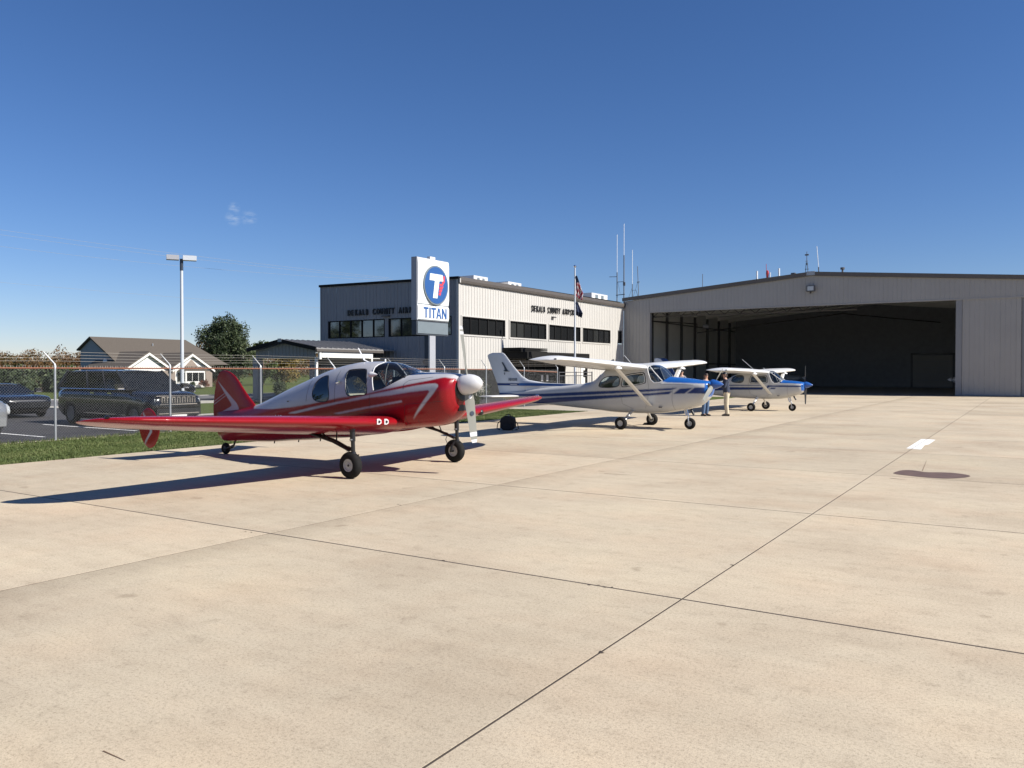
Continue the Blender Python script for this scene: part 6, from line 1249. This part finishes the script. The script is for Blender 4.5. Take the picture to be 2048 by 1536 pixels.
def plants():
    t = tree('dense dark green tree right of the house, taller than everything near it', (-83.8, 65.0, 0), 8.9, 7.2, 'leaf_dark', 8, 70, 330, .14, spiky=False, low=.10, trunk=.25)
    spots = [(-84, 71, 5.8, 4.5, 'leaf_mid', 'small half turned tree just right of the dark green tree'), (-88, 78, 5.4, 6, 'leaf_gold', 'yellowing tree framed by the shelter opening, left one'), (-86, 88, 5.6, 6, 'leaf_autumn', 'rusty tree framed by the shelter opening, right one'), (-90, 67, 5.9, 5.5, 'leaf_autumn', 'orange brown tree behind the dark green tree'),
             (-74.3, 34.6, 1.8, 5.2, 'leaf_dark', 'dark bushy tree at the far left behind the silver car'), (-77.4, 39.6, 1.6, 5.4, 'leaf_dark', 'dark bushy tree behind the low dark car'), (-72.9, 39.6, 1.6, 4.2, 'leaf_dark', 'dark bushy tree behind the first fence post'), (-90, 49.5, 2.0, 5.0, 'leaf_mid', 'low bushy tree left of the grey house')]
    for i, (x, y, h, w, m, lb) in enumerate(spots): tree(lb, (x, y, 0), h, w, m, 40 + i, 26, 200, .17, low=.1, group='trees beyond the parking lot')
    for i, (x, y) in enumerate([(-66, -2), (-73, -10), (-62, -14), (-80, 0), (-70, -24), (-84, -16)]):
        tree(['tall pale barked tree nearest the lot, mirrored in the terminal windows', 'broad pale barked tree second from the lot, mirrored in the windows', 'slim pale barked tree by the road bend, mirrored in the windows', 'tall pale barked tree behind the others, mirrored in the windows', 'pale barked tree furthest along the lot, mirrored in the windows', 'lone pale barked tree at the field edge, mirrored in the windows'][i], (x, y, 0), 13 + (i % 3), 8.5, 'leaf_mid', 70 + i, 30, 170, .24, 'bark_pale', 'trees mirrored in the windows', .22)
    # far autumn wood along the horizon: reads as one mass
    g = np.random.default_rng(21); cl = []
    for k in range(620):
        f = k / 619; a = R(-78 + 104 * f); d = g.uniform(230, 300); wx, wy = d * math.sin(a), d * math.cos(a)
        x, y = .8415 * wx - .540 * wy, .540 * wx + .8415 * wy; h = 6.0 + 2.6 * math.sin(f * 31) * math.sin(f * 13) + g.uniform(0, 3.0)
        cl.append(((x, y, h * .66), (2.4, 2.4, h * .30))); cl.append(((x + g.normal(0, 3), y + g.normal(0, 3), h * .3), (3.2, 3.2, h * .36)))
    V, F, T = crown(cl, 190, .30, g, .45, .06); tag(npmesh('far_wood', V, F, 'leaf_autumn', None, False, T, 'tone'), 'long autumn coloured wood along the horizon', kind='stuff')
    # planting by the house and the fence
    for i, (x, y, h, w, m) in enumerate([(-73.2, 54.2, .9, 1.3, 'leaf_red'), (-72.6, 55.4, .8, 1.2, 'leaf_red'), (-73.4, 52.9, .7, 1.1, 'leaf_dark'), (-72.4, 56.6, .8, 1.4, 'leaf_dark'), (-72.8, 58.0, .7, 1.3, 'leaf_dark')]):
        shrub('shrub', ['rust red shrub under the bay window, left one', 'rust red shrub under the bay window, right one', 'dark shrub at the left foot of the bay', 'dark clipped shrub at the right foot of the bay', 'dark clipped shrub furthest right along the house'][i], (x, y, 0), h, w, m, 90 + i, 120, 6, .07, group='shrubs at the house')
    for i, (x, y, h, w, m, lb) in enumerate([(-33.4, 29.4, 1.35, .9, 'leaf_dark', 'dark slim shrub behind the red tail fin'), (-33.6, 33.0, 1.9, 1.2, 'leaf_dark', 'tall dark shrub under the shelter edge'), (-33.8, 36.0, 1.5, 1.7, 'leaf_gold', 'yellow green shrub left of the vestibule wall'), (-33.0, 37.2, 1.75, 1.1, 'leaf_red', 'red leaved shrub beside the white shelter column')]):
        shrub('shrub', lb, (x, y, 0), h, w, m, 110 + i, 260, 8, .05, group='shrubs at the terminal corner')
    for i, (x, y, lb) in enumerate([(-22.3, 28.6, 'pale plumed grass clump behind the spinner, nearest the sign post'), (-22.4, 30.0, 'pale plumed grass clump beside the blue and white tail, second from the sign'), (-22.3, 31.4, 'pale plumed grass clump furthest from the sign post')]): plume_grass(lb, (x, y, 0), 1.15, 1.25, 130 + i, 'ornamental grasses at the fence')
    shrub('shrub', 'broad dark green shrub behind the plumed grasses', (-24.2, 33.6, 0), 1.65, 2.6, 'leaf_dark', 140, 420, 10, .06)
def person(label, loc, rz, h, top, bottom, cap=None, hairlong=False, arms='folded', lean=0., headturn=0., stance=.10):
    """standing figure facing +x; the body is one skinned surface, clothing and hair are its children"""
    t = thing('person', label, 'person', loc, rz, 'people at the nose of the blue striped plane'); k = h / 1.75
    def skin(name, verts, edges, radii, mat, parent, sub=2, root=0):
        me = bpy.data.meshes.new(name); me.from_pydata([tuple(c * k for c in v) for v in verts], edges, []); o = link(name, me, mat, parent)
        o.modifiers.new('skin', 'SKIN').use_smooth_shade = True
        for i, r in enumerate(radii):
            r = r if isinstance(r, tuple) else (r, r); me.skin_vertices[0].data[i].radius = (r[0] * k, r[1] * k)
        me.skin_vertices[0].data[root].use_root = True
        s = o.modifiers.new('sub', 'SUBSURF'); s.levels = s.render_levels = sub
        return o
    L = lean
    V = [(0, 0, .95), (L * .3, 0, 1.12), (L * .6, 0, 1.32), (L, 0, 1.45), (L + .02, 0, 1.53), (L + .035, 0, 1.64), (L + .03, 0, 1.735)]; E = [(0, 1), (1, 2), (2, 3), (3, 4), (4, 5), (5, 6)]; Rr = [(.15, .12), (.135, .10), (.165, .11), (.09, .075), .052, (.078, .095), (.055, .065)]
    hands = {}
    for s_ in (-1, 1):
        n = len(V); sh = (L - .0, s_ * .17, 1.41)
        if arms == 'folded': el, wr, hd = (L + .03, s_ * .25, 1.14), (L + .23, s_ * .07, 1.15), (L + .27, -s_ * .01, 1.16)
        elif arms == 'hands_up': el, wr, hd = (L + .06, s_ * .22, 1.13), (L + .26, s_ * .10, 1.28), (L + .29, s_ * .07, 1.36)
        else: el, wr, hd = (L - .02, s_ * .25, 1.12), (L + .05, s_ * .25, .89), (L + .06, s_ * .245, .81)
        V += [sh, el, wr, hd]; E += [(3, n), (n, n + 1), (n + 1, n + 2), (n + 2, n + 3)]; Rr += [.062, .044, .031, (.036, .02)]; hands[s_] = (wr, hd)
        n = len(V); V += [(0, s_ * .09, .88), (.02, s_ * stance, .50), (-.02, s_ * stance, .09), (.12, s_ * (stance + .02), .035)]; E += [(0, n), (n, n + 1), (n + 1, n + 2), (n + 2, n + 3)]; Rr += [.095, .062, .042, (.04, .03)]
    # fingers: five short unequal chains on each palm
    for s_ in (-1, 1):
        wr, hd = (Vector(q) for q in hands[s_]); d = (hd - wr).normalized(); sdv = Vector((0, 0, 1)).cross(d).normalized() if abs(d.z) < .8 else Vector((1, 0, 0)); hi = V.index(tuple(hands[s_][1]))
        for j, (o_, ln) in enumerate(((-.03, .065), (-.01, .075), (.01, .07), (.03, .055))):
            n = len(V); p = hd + sdv * o_; V += [tuple(p + d * ln * .5), tuple(p + d * ln + Vector((0, 0, -.015)))]; E += [(hi, n), (n, n + 1)]; Rr += [.010, .008]
        n = len(V); p = wr + d * .03; V += [tuple(p + sdv * .045 + d * .02), tuple(p + sdv * .055 + d * .06)]; E += [(hi, n), (n, n + 1)]; Rr += [.011, .009]
    body = skin('body', V, E, Rr, 'skin', t)
    # jacket or top
    J = [(0, 0, .80), (L * .3, 0, 1.08), (L * .6, 0, 1.32), (L, 0, 1.465)]; JE = [(0, 1), (1, 2), (2, 3)]; JR = [(.185, .155), (.175, .145), (.195, .145), (.08, .075)]
    for s_ in (-1, 1):
        n = len(J); wr = Vector(hands[s_][0]); el = Vector(V[V.index((L - .0, s_ * .17, 1.41)) + 1]); J += [(L, s_ * .175, 1.405), tuple(el), tuple(wr - (wr - el) * .08)]; JE += [(3, n), (n, n + 1), (n + 1, n + 2)]; JR += [.082, .066, .050]
    jk = skin('jacket', J, JE, JR, top, t)
    T_ = [(0, 0, .98)]; TE = []; TR = [(.13, .115)]
    for s_ in (-1, 1):
        n = len(T_); T_ += [(0, s_ * .09, .86), (.02, s_ * stance, .50), (-.02, s_ * stance, .13), (-.015, s_ * stance, .055)]; TE += [(0, n), (n, n + 1), (n + 1, n + 2), (n + 2, n + 3)]; TR += [(.11, .112), .088, .075, .072]
    skin('trousers', T_, TE, TR, bottom, t)
    for s_ in (-1, 1):
        b = MB(); b.add([(x * k, (s_ * (stance + .01) + y) * k, z * k) for x, y, z in [(-.10, -.045, 0), (.18, -.04, 0), (.18, .04, 0), (-.10, .045, 0), (-.10, -.042, .08), (.06, -.045, .09), (.17, -.035, .045), (.17, .035, .045), (.06, .045, .09), (-.10, .042, .08)]],
                         [(3, 2, 1, 0), (0, 1, 6, 5, 4), (3, 9, 8, 7, 2), (1, 2, 7, 6), (4, 5, 8, 9), (5, 6, 7, 8), (0, 4, 9, 3)]); b.build('shoe', 'shoe', t, True)
    # head details
    hc = Vector((L + .035, 0, 1.655)); f_ = lambda x, y, z: tuple((hc + Vector((x * math.cos(headturn) - y * math.sin(headturn), x * math.sin(headturn) + y * math.cos(headturn), z))) * k)
    b = MB(); b.tube([f_(.085, 0, .02), f_(.115, 0, -.018), f_(.088, 0, -.025)], [.010, .016, .010], 6); b.build('nose', 'skin', body, True)
    b = MB(); b.tube([f_(.088, -.025, -.058), f_(.094, 0, -.056), f_(.088, .025, -.058)], .006, 5); b.build('mouth', 'redflag', body)
    for s_ in (-1, 1):
        b = MB(); b.tube([f_(.082, s_ * .034, .012), f_(.09, s_ * .034, .012)], .010, 6); b.build('eye', 'black', body); b = MB(); b.tube([f_(-.01, s_ * .078, -.03), f_(-.01, s_ * .086, .0), f_(-.015, s_ * .078, .03)], .014, 6); b.build('ear', 'skin', body, True)
    g = np.random.default_rng(4); rows = []; fs = []
    for i in range(9):
        a = math.pi * .5 * i / 8
        for j in range(16):
            q = 2 * math.pi * j / 16; fr = math.cos(q); lowz = .02 if fr > .35 else (-.07 if not hairlong else -.16); r_ = .096; z = lowz + (.108 - lowz) * math.sin(a); rr = math.cos(a) ** .5 if lowz >= 0 else math.cos(a) ** .35
            rows.append(f_(-.012 + (r_ + .012) * fr * rr, r_ * .9 * math.sin(q) * rr, z))
    for i in range(8):
        for j in range(16): fs.append((i * 16 + j, i * 16 + (j + 1) % 16, (i + 1) * 16 + (j + 1) % 16, (i + 1) * 16 + j))
    MB().add(rows, fs).build('hair', 'hair', t, True)
    if cap:
        b = MB(); rows = []; fs = []
        for i in range(7):
            a = math.pi * .5 * i / 6
            for j in range(16): q = 2 * math.pi * j / 16; rows.append(f_(-.005 + .108 * math.cos(q) * math.cos(a), .098 * math.sin(q) * math.cos(a), .035 + .088 * math.sin(a)))
        for i in range(6):
            for j in range(16): fs.append((i * 16 + j, i * 16 + (j + 1) % 16, (i + 1) * 16 + (j + 1) % 16, (i + 1) * 16 + j))
        b.add(rows, fs); b.add([f_(.08, -.07, .04), f_(.18, -.045, .03), f_(.19, 0, .03), f_(.18, .045, .03), f_(.08, .07, .04), f_(.08, -.07, .048), f_(.18, -.045, .038), f_(.19, 0, .038), f_(.18, .045, .038), f_(.08, .07, .048)], [(0, 1, 2, 3, 4), (5, 9, 8, 7, 6), (0, 5, 6, 1), (1, 6, 7, 2), (2, 7, 8, 3), (3, 8, 9, 4)]); b.build('cap', cap, t, True)
    return t
# ================================================================ assemble
ground(); terminal(); hangar(); rooftop(); canopy_shelter(); fence(); sign_pole()
red_airplane(); high_wing(False, (-10.43, 23.52, 0)); high_wing(True, (-10.33, 36.62, 0))
hangar_plane((-3.3, 73.5, 0), R(180), (.62, .62, .62), 'white low wing airplane inside the hangar behind the right door leaf'); hangar_plane((-20.5, 80.5, 0), R(-10), (.30, .31, .32), 'grey low wing airplane deep inside the hangar beyond the small blue nose')
street(); town(); plants(); grass()
person('man in navy jacket, dark cap and khaki trousers with his back half turned', (-10.05, 31.2, .0), R(205), 1.70, 'navy_cloth', 'khaki', 'black', False, 'hands_up', .05, 0, .09)
person('woman in blue jeans with long dark hair facing the man across the nose', (-10.75, 30.75, .0), R(-20), 1.66, 'greytop', 'denim', None, True, 'down', .0, -.5, .11)
person('person with short dark hair behind the blue cowling, only the head showing', (-15.29, 40.09, .0), R(-60), 1.78, 'greytop', 'denim', None, False, 'down', .0, 0, .09)
bpy.context.view_layer.update()
